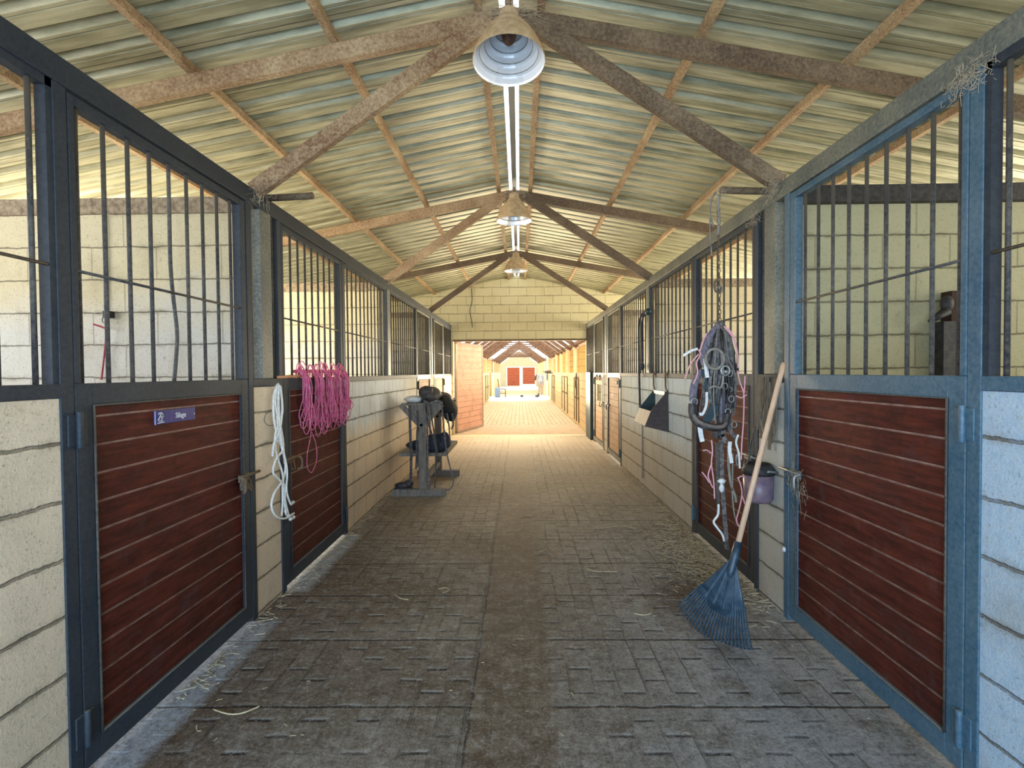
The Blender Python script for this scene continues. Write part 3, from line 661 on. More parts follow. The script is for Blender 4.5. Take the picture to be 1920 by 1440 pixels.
solo('breezeway_post', MB().box(1.58, 1.68, 30.95, 31.05, 0, 2.2), M_cream, 'cream post carrying the pale rugs far down on the right', 'post')
solo('far_boot', MB().blob((1.02, 30.6, .07), (.13, .07, .07), 14, 8).blob((1.10, 30.6, .12), (.06, .06, .10), 12, 8), M_mang, 'dark brown boot standing by the rugs far down on the right', 'boot')
t = thing('far_saddle', (1.45, 25, 1.4), 'small dark saddle on a wall bracket beyond the doorway on the right', 'saddle')
MB().blob((1.36, 25, 1.45), (.17, .26, .07), 18, 10, .06).build('seat', M_leather2, t)
MB().blob((1.30, 24.8, 1.22), (.03, .10, .22), 12, 8).build('flap', M_leather, t)
MB().tube([(1.6, 25, 1.38), (1.2, 25, 1.40)], .02, 8).build('bracket', M_rust2, t)
solo('dark_halter', MB().strap(smooth([(1.53, 14.2, 1.40), (1.52, 14.15, 1.2), (1.53, 14.2, .95), (1.54, 14.25, .82)], 5), .05, .02, (0, 1, 0)).strap(smooth([(1.53, 14.25, 1.40), (1.51, 14.3, 1.15), (1.52, 14.28, .98)], 5), .05, .02, (0, 1, 0)), M_leather, 'black halter hanging over the sill just beyond the doorway on the right', 'halter')
solo('floor_pail', MB().lathe([(0, .0), (.08, 0), (.1, .1), (.095, .1), (.075, .01), (0, .01)], (.14, 31, 0), 20), M_leather, 'small dark pail in the middle of the far aisle', 'pail')

# ------------------------------------------------------------------ name plate and door notices
t = thing('name_plate', (-W + .0, 2.44, 1.24), 'blue stable name plate reading Silage on the near left door', 'sign')
PA, PB = 2.275, 2.565; zt, zb = 1.292, 1.232
xs_ = -W - .012
MB().box(xs_, xs_ + .006, PA, PB, zb, zt).build('plate', M_signblue, t, bevel=.001)
def text(body, size, loc, mat, parent, rot, ex=.0008):
    c = bpy.data.curves.new('lettering', 'FONT'); c.body = body; c.size = size; c.extrude = ex; c.align_x = 'LEFT'; c.align_y = 'CENTER'; c.offset = .0006
    o = bpy.data.objects.new('lettering', c); COL.objects.link(o)
    dg = bpy.context.evaluated_depsgraph_get(); me = bpy.data.meshes.new_from_object(o.evaluated_get(dg))
    bpy.data.objects.remove(o); o = bpy.data.objects.new('lettering', me); me.materials.clear(); me.materials.append(mat); COL.objects.link(o)
    o.rotation_euler = rot; o.parent = parent; o.location = Vector(loc) - ORG[parent.name]; return o
text('Silage', .034, (xs_ + .007, 2.415, 1.262), M_signwhite, t, (math.radians(90), 0, math.radians(90)))
m = MB(); X_ = xs_ + .008
def gl(pts, w): m.strap([(X_, PA + y, zb + z) for y, z in pts], w, .001, (0, .3, 1))
gl([(.022, .044), (.030, .050), (.042, .050), (.052, .044), (.055, .034)], .006)
gl([(.040, .050), (.036, .038), (.028, .028), (.020, .018)], .007); gl([(.036, .038), (.046, .030), (.044, .020)], .007)
gl([(.052, .046), (.056, .030)], .004); gl([(.026, .014), (.050, .016)], .004); gl([(.016, .006), (.060, .009)], .004)
m.box(X_ - .001, X_, PA, PA + .004, zb, zt); m.box(X_ - .001, X_, PB - .012, PB - .007, zt - .035, zt - .028)
m.build('emblem', M_signwhite, t)
t = thing('name_plate', (-W, 4.15, 1.27), 'small dark plate behind the pink twine on the second left door', 'sign')
MB().box(xs_, xs_ + .006, 4.08, 4.26, 1.235, 1.295).build('plate', M_signblue, t)
MB().box(xs_ + .006, xs_ + .007, 4.10, 4.14, 1.25, 1.28).box(xs_ + .006, xs_ + .007, 4.20, 4.23, 1.255, 1.275).build('emblem', M_signwhite, t)
solo('door_notice', MB().box(W - .004, W + .0, 8.45, 8.62, 1.24, 1.29), M_paper, 'small pale label on the pine door past the hay trough', 'label')
solo('hatch_paper', MB().box(W + .015, W + .02, 10.05, 10.12, .85, 1.12), M_paper, 'pale strip of paper in the square hatch of the far right pine door', 'paper')
t = thing('wall_ring', (W, 10.4, 1.33), 'rusty double ring hook on the top rail of the far right door', 'hook')
for y in (10.2, 10.6): MB().tube([(W - .01 , y + .09 * math.cos(a * .5236), 1.33 + .05 * math.sin(a * .5236)) for a in range(12)], .008, 6, closed=True).build('ring', M_rust2, t)

# ------------------------------------------------------------------ pink twine on the left
tw_specs = ((3.82, .36, 0), (4.05, .40, 1), (4.26, .37, 2), (4.47, .39, 3), (4.66, .34, 4))
lab_tw = ['leftmost hank of pink baling twine, with a long loop hanging below', 'second hank of pink baling twine from the left on the door sill', 'middle hank of pink baling twine over the sill, in front of the small plate',
          'fourth hank of pink baling twine from the left on the sill', 'rightmost hank of pink baling twine, against the far jamb']
for yc, ln, k in tw_specs:
    m = MB(); r = random.Random(20 + k)
    for i in range(13):
        y0 = yc + r.uniform(-.07, .07); y1 = yc + r.uniform(-.10, .10); L_ = ln + r.uniform(-.07, .05)
        xo = -W + .012 + r.uniform(0, .05); ym = yc + r.uniform(-.04, .04)
        p = [(-W - .05, y0, 1.46), (-W - .01, y0, 1.475), (xo, ym, 1.41), (xo, ym + r.uniform(-.03, .03), 1.28), (xo, y1 - .05, 1.42 - L_ * .8), (xo, y1, 1.42 - L_), (xo + .005, y1 + .06, 1.42 - L_ * .85),
             (xo + .01, ym + r.uniform(-.03, .03), 1.27), (xo, ym + .01, 1.41), (-W - .01, y0 + .03, 1.478), (-W - .06, y0 + .03, 1.455)]
        m.tube(smooth(p, 5), .0032, 5)
    if k == 0:
        xo = -W + .03; m.tube(smooth([(xo, 3.86, 1.2), (xo, 3.90, 1.02), (xo, 3.83, .88), (xo, 3.82, .78), (xo, 3.90, .72), (xo, 4.0, .80), (xo, 3.99, .92), (xo, 3.90, 1.03), (xo, 3.86, 1.1)], 6), .0032, 5)
    for i in range(5):
        y0 = yc + r.uniform(-.06, .06); m.tube(smooth([(-W - .03, y0, 1.42), (-W + .0, y0 + r.uniform(-.05, .05), 1.50 + r.uniform(0, .05)), (-W + .03, y0 + r.uniform(-.06, .06), 1.45), (-W + .02, y0 + .02, 1.40)], 5), .0032, 5)
    solo('twine_hank', m, M_twine if k % 2 == 0 else M_twine, lab_tw[k], 'baling twine', 'pink baling twine hanks on the left')
solo('loose_stick', MB().tube([(-W + .01, 3.42, 1.428), (-W + .012, 3.80, 1.432)], .009, 8), M_cord, 'short orange stick lying on the sill left of the pink twine', 'stick')
# white rope
t = thing('white_rope', (-W, 3.45, 1.38), 'white cotton rope looped and hanging on the narrow left pier', 'rope')
r = random.Random(5); m = MB()
def wp(px, py, d=.03): return (-W + d, at_x(px), at_z(px, py))
def onx(px, py, X0):
    c = Vector(((px - 960) / 1000, (720 - py) / 1000, -1)); q = Matrix((RX, RY, RZ)) @ c; return CAMP + q * ((X0 - CAMP.x) / q.x)
def rp(pts, X0): return [onx(x, y, X0) for x, y in pts]
X0 = -W + .03
for pts in ([(520, 720), (513, 745), (514, 790), (522, 820), (532, 850), (536, 880), (530, 905), (530, 940), (528, 968)],
            [(521, 719), (528, 745), (527, 780), (516, 815), (518, 850), (530, 890), (532, 930), (536, 965)],
            [(519, 722), (516, 760), (526, 800), (531, 840), (517, 862), (512, 885), (522, 898), (535, 912), (534, 935), (540, 962)],
            [(524, 722), (529, 760), (525, 805), (514, 830), (511, 856)],
            [(521, 722), (520, 790), (526, 830), (535, 870), (530, 900), (514, 925), (509, 950), (518, 968), (535, 972), (551, 962)],
            [(522, 721), (523, 780), (528, 830), (538, 880), (537, 920), (545, 945), (548, 941)],
            [(518, 722), (512, 770), (522, 790), (520, 830)], [(526, 724), (530, 770), (522, 800), (530, 830), (534, 870)]):
    m.tube(smooth(rp(pts, X0 + r.uniform(-.008, .014)), 5), .0068, 8)
m.build('rope_coil', M_white, t)
m = MB()
for px, py in ((549, 942), (540, 966), (550, 970), (536, 958), (545, 973)): 
    q = onx(px, py, X0); m.blob(q, (.012, .02, .012), 10, 6, .2)
m.build('frayed_end', M_white, t)
solo('thin_wire_loop', MB().tube(smooth(rp([(516, 770), (500, 775), (496, 790), (505, 798), (520, 795)], -W + .008), 5), .002, 5), M_bar, 'thin grey wire loop beside the white rope', 'wire')

# near-left stall back wall: hose, fixture and red cord
solo('wall_hose', MB().tube([at(195, 402, 3.235), at(197, 500, 3.235), at(197, 580, 3.235)], .007, 8), M_mangf, 'thin brown pipe running down the near left stall back wall', 'pipe')
t = thing('wall_tap', tuple(at(200, 592, 3.22)), 'small black and metal fixture with a ring on the left stall back wall', 'fixture')
q = at(203, 590, 3.23); MB().box(q.x - .012, q.x + .025, 3.2, 3.25, q.z - .02, q.z + .02).build('body', M_black, t)
q = at(199, 600, 3.22); MB().tube([(q.x + .02 * math.cos(a * .5236), 3.21, q.z + .02 * math.sin(a * .5236)) for a in range(12)], .005, 6, closed=True).build('ring', M_galv, t)
solo('red_cord', MB().tube(smooth([at(202, 606, 3.2), at(199, 618, 3.2), at(198, 640, 3.21), at(194, 680, 3.22), at(190, 712, 3.22)], 4), .005, 6).tube(smooth([at(198, 616, 3.2), at(188, 612, 3.2), at(175, 608, 3.19)], 4), .006, 6), M_redrope, 'dull red cord tied to the fixture on the left stall back wall', 'cord')

# ------------------------------------------------------------------ saddle stand
t = thing('saddle_stand', (-1.12, 6.85, 0), 'grey wooden saddle stand against the left hand block wall', 'saddle stand')
for y in (6.24, 7.45):
    x0, x1 = (-1.49, -.86) if y < 7 else (-1.43, -.84)
    MB().box(x0, x1, y - .05, y + .05, 0, .085).build('foot', M_wood, t, bevel=.006)
    MB().box(-1.175, -1.085, y - .045, y + .045, .085, 1.04).build('post', M_wood, t, bevel=.005)
    MB().prism([(-1.30, y - .05, 1.08), (-.90, y - .05, 1.08), (-1.05, y - .05, .86), (-1.19, y - .05, .86)], (0, .03, 0)).build('gusset', M_wood, t)
    for sx in (-1, 1):
        MB().bar((-1.13, y - .06, .82), (-1.13 + sx * .24, y - .06, 1.08), .03, .06).build('brace', M_wood, t)
MB().box(-1.33, -.89, 6.18, 7.5, 1.07, 1.095).build('top_board', M_wood, t)
MB().box(-1.42, -.86, 6.28, 7.42, .46, .50).build('shelf', M_wood, t)
MB().box(-1.15, -1.10, 6.3, 7.4, .16, .22).build('stretcher', M_wood, t)
t = thing('riding_saddle', (-1.05, 6.6, 1.1), 'dark brown leather saddle on top of the wooden stand', 'saddle')
m = MB()
q = at(806, 743, 6.35); m.blob((q.x, 6.42, q.z), (.135, .22, .115), 20, 12, .05)
q = at(824, 747, 6.6); m.blob((q.x, 6.65, q.z - .01), (.16, .28, .09), 20, 12, .06)
m.build('seat', M_leather, t)
m = MB()
q = at(842, 762, 6.5); m.blob((q.x, 6.5, q.z), (.075, .26, .15), 16, 10, .1, Matrix.Rotation(math.radians(-28), 3, 'Y'))
m.blob((q.x + .04, 6.45, q.z - .08), (.05, .16, .10), 14, 10, .15)
m.build('flap', simple('black leather flap', (.006, .005, .006), (.02, .017, .017), 30, .95), t)
q = at(797, 735, 6.3); MB().blob((q.x + .02, 6.28, q.z), (.09, .07, .075), 16, 10, .08).build('pommel', M_leather, t)
MB().strap(smooth([at(795, 752, 6.18), at(805, 757, 6.15), at(818, 752, 6.15), at(830, 756, 6.17)], 4), .03, .02, (0, 0, 1)).build('girth_strap', M_leather2, t)
solo('saddle_pad', MB().blob((-1.24, 6.32, 1.135), (.11, .10, .045), 16, 10, .15).blob((-1.30, 6.5, 1.13), (.06, .12, .035), 12, 8, .1), M_white, 'crumpled pale saddle pad beside the saddle on the stand', 'saddle pad')
solo('black_wrap', MB().blob((-.86, 6.5, 1.0), (.06, .16, .14), 14, 10, .18).blob((-.82, 6.45, .93), (.05, .10, .07), 12, 8, .2).blob((-.91, 6.35, 1.05), (.08, .10, .08), 12, 8, .15), M_leather, 'black leather flap drooping off the right end of the stand', 'saddle cloth')
straps = [('two pale reins crossing the front of the stand', [[(798, 757), (802, 790), (812, 820), (818, 850), (815, 915)], [(806, 757), (812, 800), (820, 850)]], M_bar, .014),
          ('long rein looping right of the stand down to the floor', [[(828, 757), (832, 800), (838, 850), (846, 885), (850, 905), (844, 917), (835, 918)]], M_leather2, .013),
          ('dark strap hanging at the left edge of the stand', [[(768, 760), (769, 800), (770, 830), (771, 850), (770, 905)], [(770, 835), (773, 850)]], M_leather, .025),
          ('thin bridle strap hanging between wall and stand post', [[(782, 770), (783, 800), (782, 812), (781, 860), (780, 880)]], M_leather, .018),
          ('dark strap with buckle hanging right of the stand', [[(838, 775), (842, 800), (843, 820), (845, 832)], [(848, 775), (850, 795), (846, 805)], [(842, 795), (838, 790)]], M_leather, .014),
          ('grey strap bundle hanging down the stand post', [[(800, 760), (802, 830), (802, 880), (802, 915)], [(803, 885), (806, 905), (803, 918)]], M_leather2, .016)]
for lb, pl, mt, w in straps:
    m = MB()
    for i, p in enumerate(pl): m.strap(smooth([at(x, y, 6.13 - .01 * i) for x, y in p], 5), w * 1.2, .006)
    solo('bridle_strap', m, mt, lb, 'strap', 'straps on the saddle stand')
solo('dark_cloth', MB().blob((-1.22, 6.45, .57), (.14, .14, .06), 16, 10, .15).blob((-1.0, 6.4, .60), (.17, .12, .11), 16, 10, .15).blob((-.89, 6.36, .66), (.06, .08, .08), 14, 8, .1), M_navy, 'crumpled navy cloth on the lower shelf of the stand', 'cloth')
t = thing('black_shoe', (-1.36, 6.24, .086), 'black shoe lying on the left foot of the stand', 'shoe')
MB().blob((-1.37, 6.24, .125), (.10, .045, .04), 16, 8).blob((-1.30, 6.24, .145), (.055, .04, .05), 12, 8).build('upper', M_leather, t)
MB().box(-1.46, -1.25, 6.205, 6.275, .086, .1).build('sole', M_black, t)

# ------------------------------------------------------------------ right hand wall fittings
t = thing('hay_trough', (1.5, 5.8, .81), 'brown steel trough with a pale lip hooked on the right hand wall', 'feed trough')
for y, mt in ((5.54, M_mang), (6.07, M_teal)):
    MB().prism([(1.553, y, 1.25), (1.553, y, .81), (1.31, y, .87), (1.373, y, 1.03)], (0, .012, 0)).build('side_plate', mt, t)
MB().prism([(1.31, 5.55, .87), (1.373, 5.55, 1.03), (1.379, 5.55, 1.028), (1.316, 5.55, .868)], (0, .53, 0)).build('front_lip', M_mangf, t)
MB().prism([(1.31, 5.55, .87), (1.553, 5.55, .81), (1.553, 5.55, .82), (1.312, 5.55, .88)], (0, .53, 0)).build('bottom', M_mang, t)
MB().box(1.53, 1.553, 5.6, 6.05, 1.19, 1.23).build('rear_bar', M_galv, t)
for y in (5.56, 6.05):
    MB().strap(smooth([(1.54, y, 1.24), (1.53, y, 1.29), (1.535, y + .02, 1.34), (1.54, y + .05, 1.40), (1.55, y + .02, 1.425)], 4), .03, .012, (0, 1, 0)).build('hanging_strap', M_rust2, t)
t = thing('water_hose', (1.53, 6.6, .7), 'dark blue hose looping down beside the second right hand post', 'hose')
MB().tube(smooth([(1.535, 6.32, 2.14), (1.50, 6.42, 2.14), (1.50, 6.62, 2.05), (1.515, 6.72, 1.85), (1.52, 6.72, 1.3), (1.53, 6.72, .85)], 6), .013, 8).build('hose', M_navy, t)
MB().tube(smooth([(1.535, 6.30, 2.12), (1.50, 6.40, 2.10), (1.50, 6.48, 1.95), (1.51, 6.5, 1.7), (1.51, 6.5, 1.55)], 6), .013, 8).blob((1.51, 6.5, 1.50), (.025, .025, .05)).build('nozzle_line', M_navy, t)
MB().blob((1.53, 6.28, 2.14), (.04, .05, .04), 12, 8).build('tap', M_teal, t)
solo('wall_pipe', MB().box(1.545, 1.556, 6.70, 6.73, .1, .78), M_mangf, 'thin upright seam pipe on the block wall below the blue hose', 'pipe')
t = thing('feed_tub', (1.49, 3.28, .66), 'murky plastic tub with a black rim on the narrow right pier', 'tub')
c = (1.475, 3.28, .64)
MB().lathe([(0, 0), (.072, 0), (.083, .02), (.088, .18), (.080, .18), (.072, .03), (0, .02)], c, 30).build('tub', M_jar, t)
MB().lathe([(.086, .165), (.094, .17), (.094, .20), (.078, .225), (.070, .235), (.066, .2), (.08, .18)], c, 30).build('rim', M_black, t)
MB().tube([(1.555, 3.2, .83), (1.50, 3.19, .84), (1.47, 3.2, .83)], .008, 6).build('hook', M_galv, t)
m = MB(); r = random.Random(9)
for k in range(11):
    y = 3.17 + k * .026; x = 1.545 - r.uniform(0, .03); zb = .88 + r.uniform(0, .35)
    m.strap(smooth([(x + .01, y + .01, 1.40), (x, y, 1.25), (x - .01, y + r.uniform(-.02, .02), 1.1), (x - .015, y + r.uniform(-.03, .03), zb)], 4), r.uniform(.012, .035), .006, (0, 1, 0))
solo('hanging_sacking', m, simple('brown grey sacking', (.24, .20, .15), (.10, .08, .06), 25, .95, stretch=(4, 4, .5)), 'torn grey sacking strips hanging down the narrow right pier', 'sacking')
solo('loose_bolt', MB().blob(at(1470, 1030, 3.08), (.01, .012, .016)), M_signwhite, 'small pale tag low on the near right door jamb', 'tag')

# ------------------------------------------------------------------ leaning rake
t = thing('leaf_rake', (1.03, 2.87, 0), 'dark blue plastic fan rake with a light wooden handle leaning on the right', 'rake')
PT = Vector((1.515, 3.05, 1.485)); N = Vector((1.155, 2.83, .475)); hd = (N - PT).normalized()
h = MB().tube([PT, PT + hd * .02, PT + (N - PT) * .5, N + hd * .02], [.0125, .0145, .0145, .0145], 14)
h.build('handle', M_handle, t)
RR = Vector((1.19, 2.715, .012)); LL = at(1268, 1140, 3.0)
dR = (RR - N).normalized(); dL = (LL - N).normalized(); rad = .50
aa = (dR + dL).normalized(); half = math.acos(max(-1, min(1, aa.dot(dR)))); bb = (dL - aa * dL.dot(aa)).normalized(); nrm = aa.cross(bb)
if nrm.y > 0: nrm = -nrm
def fan(th, rr, lift=0.): return N + (aa * math.cos(th) + bb * math.sin(th)) * rr + nrm * lift
m = MB()
for k in range(24):
    th = -half + 2 * half * k / 23
    e = rad * (1.0 - .05 * abs(th / half) ** 2)
    p = [fan(th, .27, .004), fan(th, .36, .010), fan(th, e - .03, .006), fan(th, e, -.012)]
    p = smooth(p, 3); p = [Vector((q.x, q.y, max(q.z, .006))) for q in p]
    MB().strap(p, .0082, .010, tuple(bb)).build('tine', M_rake, t)
m = MB(); vs = []
st = [(-half * 1.0 + 2 * half * i / 18) for i in range(19)]
for rr, f in ((.0, 1.0), (.10, .93), (.20, 1.0), (.285, 1.0)):
    for th in st: vs.append(fan(th * f, rr + .02 + (.03 * math.cos(th * 3) if rr > .25 else 0), .012 * math.cos(th * 5) * rr * 3 + .004))
m.add(vs, [(i * 19 + j, i * 19 + j + 1, (i + 1) * 19 + j + 1, (i + 1) * 19 + j) for i in range(3) for j in range(18)], True)
m.build('fan_plate', M_rake, t, solid=.006)
for q in (-.55, -.18, .2, .58):
    MB().bar(fan(half * q, .05, .012), fan(half * q, .30, .014), .008, .012).build('rib', M_rake, t)
MB().tube([N - hd * .06, N + hd * .02, N + hd * .10, N + hd * .13], [.020, .022, .019, .010], 14).build('ferrule', M_rake, t)
MB().tube([fan(th, .38, .014) for th in st], .004, 6).build('brace_band', M_rake, t)

# ------------------------------------------------------------------ chain and halter bundle on the right
YB = 3.27
t = thing('hanging_chain', tuple(at(1345, 362, YB)), 'thin rusty chain with a hook hanging from the right bracket arm', 'chain')
m = MB(); top = at(1346, 372, YB); bot = at(1350, 604, YB); nlk = 30
for k in range(nlk):
    p = top.lerp(bot, (k + .5) / nlk); hl = (top - bot).length / nlk * .62; w = .007
    pts = []
    for a in range(10):
        an = a * math.pi / 5; u = w * math.cos(an); v = hl * math.sin(an)
        pts.append((p.x + (u if k % 2 else 0), p.y + (0 if k % 2 else u), p.z + v))
    m.tube(pts, .0026, 5, closed=True)
m.build('links', M_rust2, t)
MB().tube(smooth([at(1350, 520, YB), at(1340, 530, YB), at(1341, 545, YB), at(1349, 548, YB), at(1352, 538, YB)], 5), .006, 8).build('hook', M_rust2, t)
MB().tube([at(1349 + 6 * math.cos(a * .628), 543 + 7 * math.sin(a * .628), YB) for a in range(10)], .004, 6, closed=True).build('ring', M_galv, t)
solo('frayed_cord', MB().tube(smooth([at(1342, 360, YB), at(1334, 375, YB), at(1331, 400, YB), at(1338, 425, YB)], 4), .006, 6).tube(smooth([at(1332, 395, YB), at(1331, 440, YB), at(1335, 480, YB)], 4), .004, 6).tube(smooth([at(1349, 365, YB - .02), at(1346, 385, YB - .02), at(1346, 395, YB - .02)], 4), .008, 6).tube(smooth([at(1347, 392, YB), at(1348, 420, YB), at(1346, 440, YB)], 4), .010, 6), M_dustrag, 'frayed cord ends tied round the tip of the right bracket arm', 'cord')
def P(x, y, d=0.): return at(x, y, YB + d)
r = random.Random(31)
hl_specs = [(1322, 690, 1366, 700, 720, M_leather2), (1330, 720, 1372, 730, 760, M_leather), (1316, 660, 1350, 690, 700, M_leather2), (1336, 760, 1376, 770, 800, M_leather2),
            (1326, 740, 1352, 760, 780, M_leather), (1345, 700, 1380, 720, 740, M_leather), (1338, 780, 1368, 790, 815, M_leather2)]
lab_h = ['front grey leather halter of the tangle, with the round noseband high up', 'dark halter low in the tangle with its loop near the long strap', 'short grey halter at the upper left of the hanging tangle', 'grey halter reaching the bottom right of the tangle',
         'dark halter in the centre of the tangle, behind the padded noseband', 'dark halter along the right edge of the tangle', 'lowest grey halter of the tangle, just above the dangling straps']
for k, (xl, yl, xr, yr, yb, mt) in enumerate(hl_specs):
    d = -.07 + .02 * k
    t = thing('horse_halter', tuple(P(1347, 606, d)), lab_h[k], 'halter', 'halters tangled on the chain')
    m = MB()
    m.strap(smooth([P(xl + 6, yl - 5, d), P((xl + 1347) / 2 - 6, 650, d), P(1342, 614, d), P(1350, 606, d), P(1358, 616, d), P((xr + 1354) / 2 + 6, 655, d), P(xr - 3, yr - 5, d)], 5), .024, .006)
    m.build('crown_strap', mt, t)
    m = MB()
    for j in range(3):
        x = xl + 8 + j * (xr - xl - 10) / 2.3
        m.strap(smooth([P(1346 + j * 3, 612, d - .006), P(x, 650 + r.uniform(-8, 8), d - .008), P(x + r.uniform(-5, 5), (yl + 640) / 2, d - .01), P(x + r.uniform(-6, 6), yb - r.uniform(0, 20), d)], 4), .020, .006)
    m.build('cheek_strap', mt, t)
    cxn = (xl + xr) / 2; rw = (xr - xl) / 2
    MB().tube([P(cxn + rw * math.cos(a * .3927), yl - 10 + (rw * 1.15) * math.sin(a * .3927), d - .012 + .01 * math.sin(a)) for a in range(16)], .009 if k in (0, 2) else .007, 8, closed=True).build('noseband', M_leather2 if k % 2 == 0 else M_leather, t)
    for q, (x, y) in enumerate(((xl + 3, yl), (xr - 3, yr))):
        MB().tube([P(x + 4.5 * math.cos(a * .628), y + 4.5 * math.sin(a * .628), d - .018) for a in range(10)], .0035, 6, closed=True).build('ring', M_galv, t)
pads = [([(1342, 612), (1326, 640), (1319, 668), (1322, 690)], .026, 'long faded purple pad at the upper left of the tangle'), ([(1316, 692), (1304, 715), (1299, 745), (1303, 760)], .024, 'faded purple pad hanging on the left edge of the tangle'),
        ([(1356, 736), (1353, 765), (1354, 795)], .016, 'short brown pad in the middle right of the tangle'), ([(1354, 610), (1366, 640), (1372, 680)], .022, 'dark pad draped down the upper right of the tangle'),
        ([(1347, 612), (1345, 645), (1342, 690), (1345, 740)], .022, 'dark central mass of straps under the chain')]
for k, (p, rr, lb) in enumerate(pads):
    q = smooth([P(x, y, -.09 + .03 * (k >= 3)) for x, y in p], 5); n_ = len(q)
    solo('halter_pad', MB().tube(q, [max(.006, rr * math.sin(math.pi * (i + .6) / n_) ** .5) for i in range(n_)], 10), M_pad if k < 3 else M_leather2, lb, 'padding', 'pads in the tangle of tack')
t = thing('strap_bundle', tuple(P(1347, 606, -.03)), 'thick bunch of old dusty harness straps filling the middle of the tangle', 'harness straps')
sm = [M_leather, M_leather2, M_dustrag, M_leather2, M_pad, M_leather]
for k in range(26):
    xb = 1318 + (k * 37 % 60) + r.uniform(-3, 3); yb = r.uniform(715, 835) - abs(xb - 1346) * .8; d = -.115 + r.uniform(0, .07)
    xm = 1347 + (xb - 1347) * .62
    MB().strap(smooth([P(1347 + (xb - 1347) * .12, 610, -.05), P(1347 + (xb - 1347) * .40 + r.uniform(-2, 2), 635, d), P(xm + r.uniform(-3, 3), 672, d), P(xb + r.uniform(-3, 3), (672 + yb) / 2, d - .01), P(xb + r.uniform(-8, 8), yb, d)], 5), r.uniform(.010, .020), .005,
               (math.cos(k), math.sin(k) * .6, 0)).build('strap', sm[k % 6], t)
t = thing('round_noseband', tuple(P(1341, 672, -.13)), 'pale grey round noseband loop high in the middle of the tangle', 'halter noseband')
MB().tube([P(1340 + 17 * math.cos(a * .3927), 673 + 19 * math.sin(a * .3927), -.135 + .012 * math.sin(a * .8)) for a in range(16)], .009, 8, closed=True).build('loop', M_dustrag, t)
MB().tube(smooth([P(1330, 728, -.13), P(1340, 724, -.135), P(1352, 726, -.13), P(1356, 700, -.13), P(1352, 660, -.12)], 5), .007, 8).build('cheek_piece', M_dustrag, t)
t = thing('padded_noseband', tuple(P(1330, 800, -.12)), 'thick curved padded strap sweeping across the bottom left of the tangle', 'strap')
q = smooth([P(1298, 757, -.12), P(1298, 775, -.12), P(1306, 790, -.13), P(1325, 799, -.14), P(1345, 802, -.13), P(1358, 797, -.12), P(1364, 775, -.11)], 5)
MB().tube(q, .023, 12).build('roll', M_leather, t)
MB().tube([v + Vector((0, -.017, .006)) for v in q[6:-4]], .012, 8).build('pale_lining', simple('scuffed lining', (.22, .17, .13), (.12, .1, .1), 30, .8), t)
MB().tube([P(1302 + 6 * math.cos(a * .628), 753 + 6 * math.sin(a * .628), -.13) for a in range(10)], .005, 6, closed=True).build('ring', M_galv, t)
m = MB()
m.strap(smooth([P(1318, 692, -.11), P(1322, 715, -.11), P(1330, 740, -.12), P(1338, 750, -.12)], 4), .022, .006); m.strap(smooth([P(1340, 758, -.12), P(1333, 775, -.12), P(1322, 792, -.12)], 4), .05, .006)
solo('teal_strap', m, M_teal, 'broad dark teal strap crossing the middle of the tangle', 'strap')
white_s = [([(1322, 672), (1324, 690), (1326, 708)], .022, 'white flap at the upper left of the tangle'), ([(1325, 735), (1324, 760), (1316, 778), (1312, 774)], .014, 'thin white strap left of the tangle centre'), ([(1312, 800), (1314, 815), (1317, 828)], .026, 'white strap end hanging below the tangle at left'),
           ([(1369, 828), (1368, 845), (1372, 868)], .020, 'white frayed end hanging right of the long strap'), ([(1281, 667), (1295, 658), (1308, 654)], .014, 'white ribbon sticking out left of the tangle'), ([(1384, 815), (1380, 830), (1385, 850), (1387, 878)], .010, 'thin white loop hanging at the far right of the tangle')]
for p, w, lb in white_s:
    solo('white_strap', MB().strap(smooth([P(x, y, -.12) for x, y in p], 4), w, .006), M_white, lb, 'strap', 'white strips in the tangle')
pink_s = [([[(1310, 655), (1313, 665), (1306, 680), (1308, 700), (1300, 720)], [(1310, 664), (1295, 682), (1288, 700), (1284, 712)], [(1312, 660), (1318, 640), (1325, 625)]], 'pink twine knotted at the upper left of the tangle'),
          ([[(1357, 612), (1370, 622), (1378, 640), (1383, 665), (1384, 690)], [(1360, 615), (1374, 632), (1380, 650)]], 'pink twine arching down the upper right of the tangle'),
          ([[(1383, 695), (1387, 715), (1393, 732), (1395, 745), (1394, 790), (1391, 830), (1390, 862)], [(1397, 705), (1396, 725), (1394, 745)], [(1380, 742), (1390, 746), (1400, 740)]], 'pink twine hanging free at the right of the tangle'),
          ([[(1334, 825), (1336, 845), (1334, 870), (1338, 900), (1340, 935)], [(1334, 850), (1325, 844), (1318, 845)], [(1335, 868), (1328, 890), (1332, 905), (1337, 915)], [(1316, 885), (1324, 895), (1330, 905)]], 'pink twine with forked ends hanging below the tangle'),
          ([[(1383, 895), (1389, 910), (1391, 928), (1386, 955), (1381, 975), (1386, 988)], [(1391, 928), (1397, 945)], [(1383, 897), (1390, 893), (1398, 896)]], 'forked pink cord hanging low beside the rake handle')]
for pl, lb in pink_s:
    m = MB()
    for p in pl: m.tube(smooth([P(x, y, -.14) for x, y in p], 5), .0042, 6)
    solo('pink_twine', m, M_twine2, lb, 'baling twine', 'pink twine in the tangle')
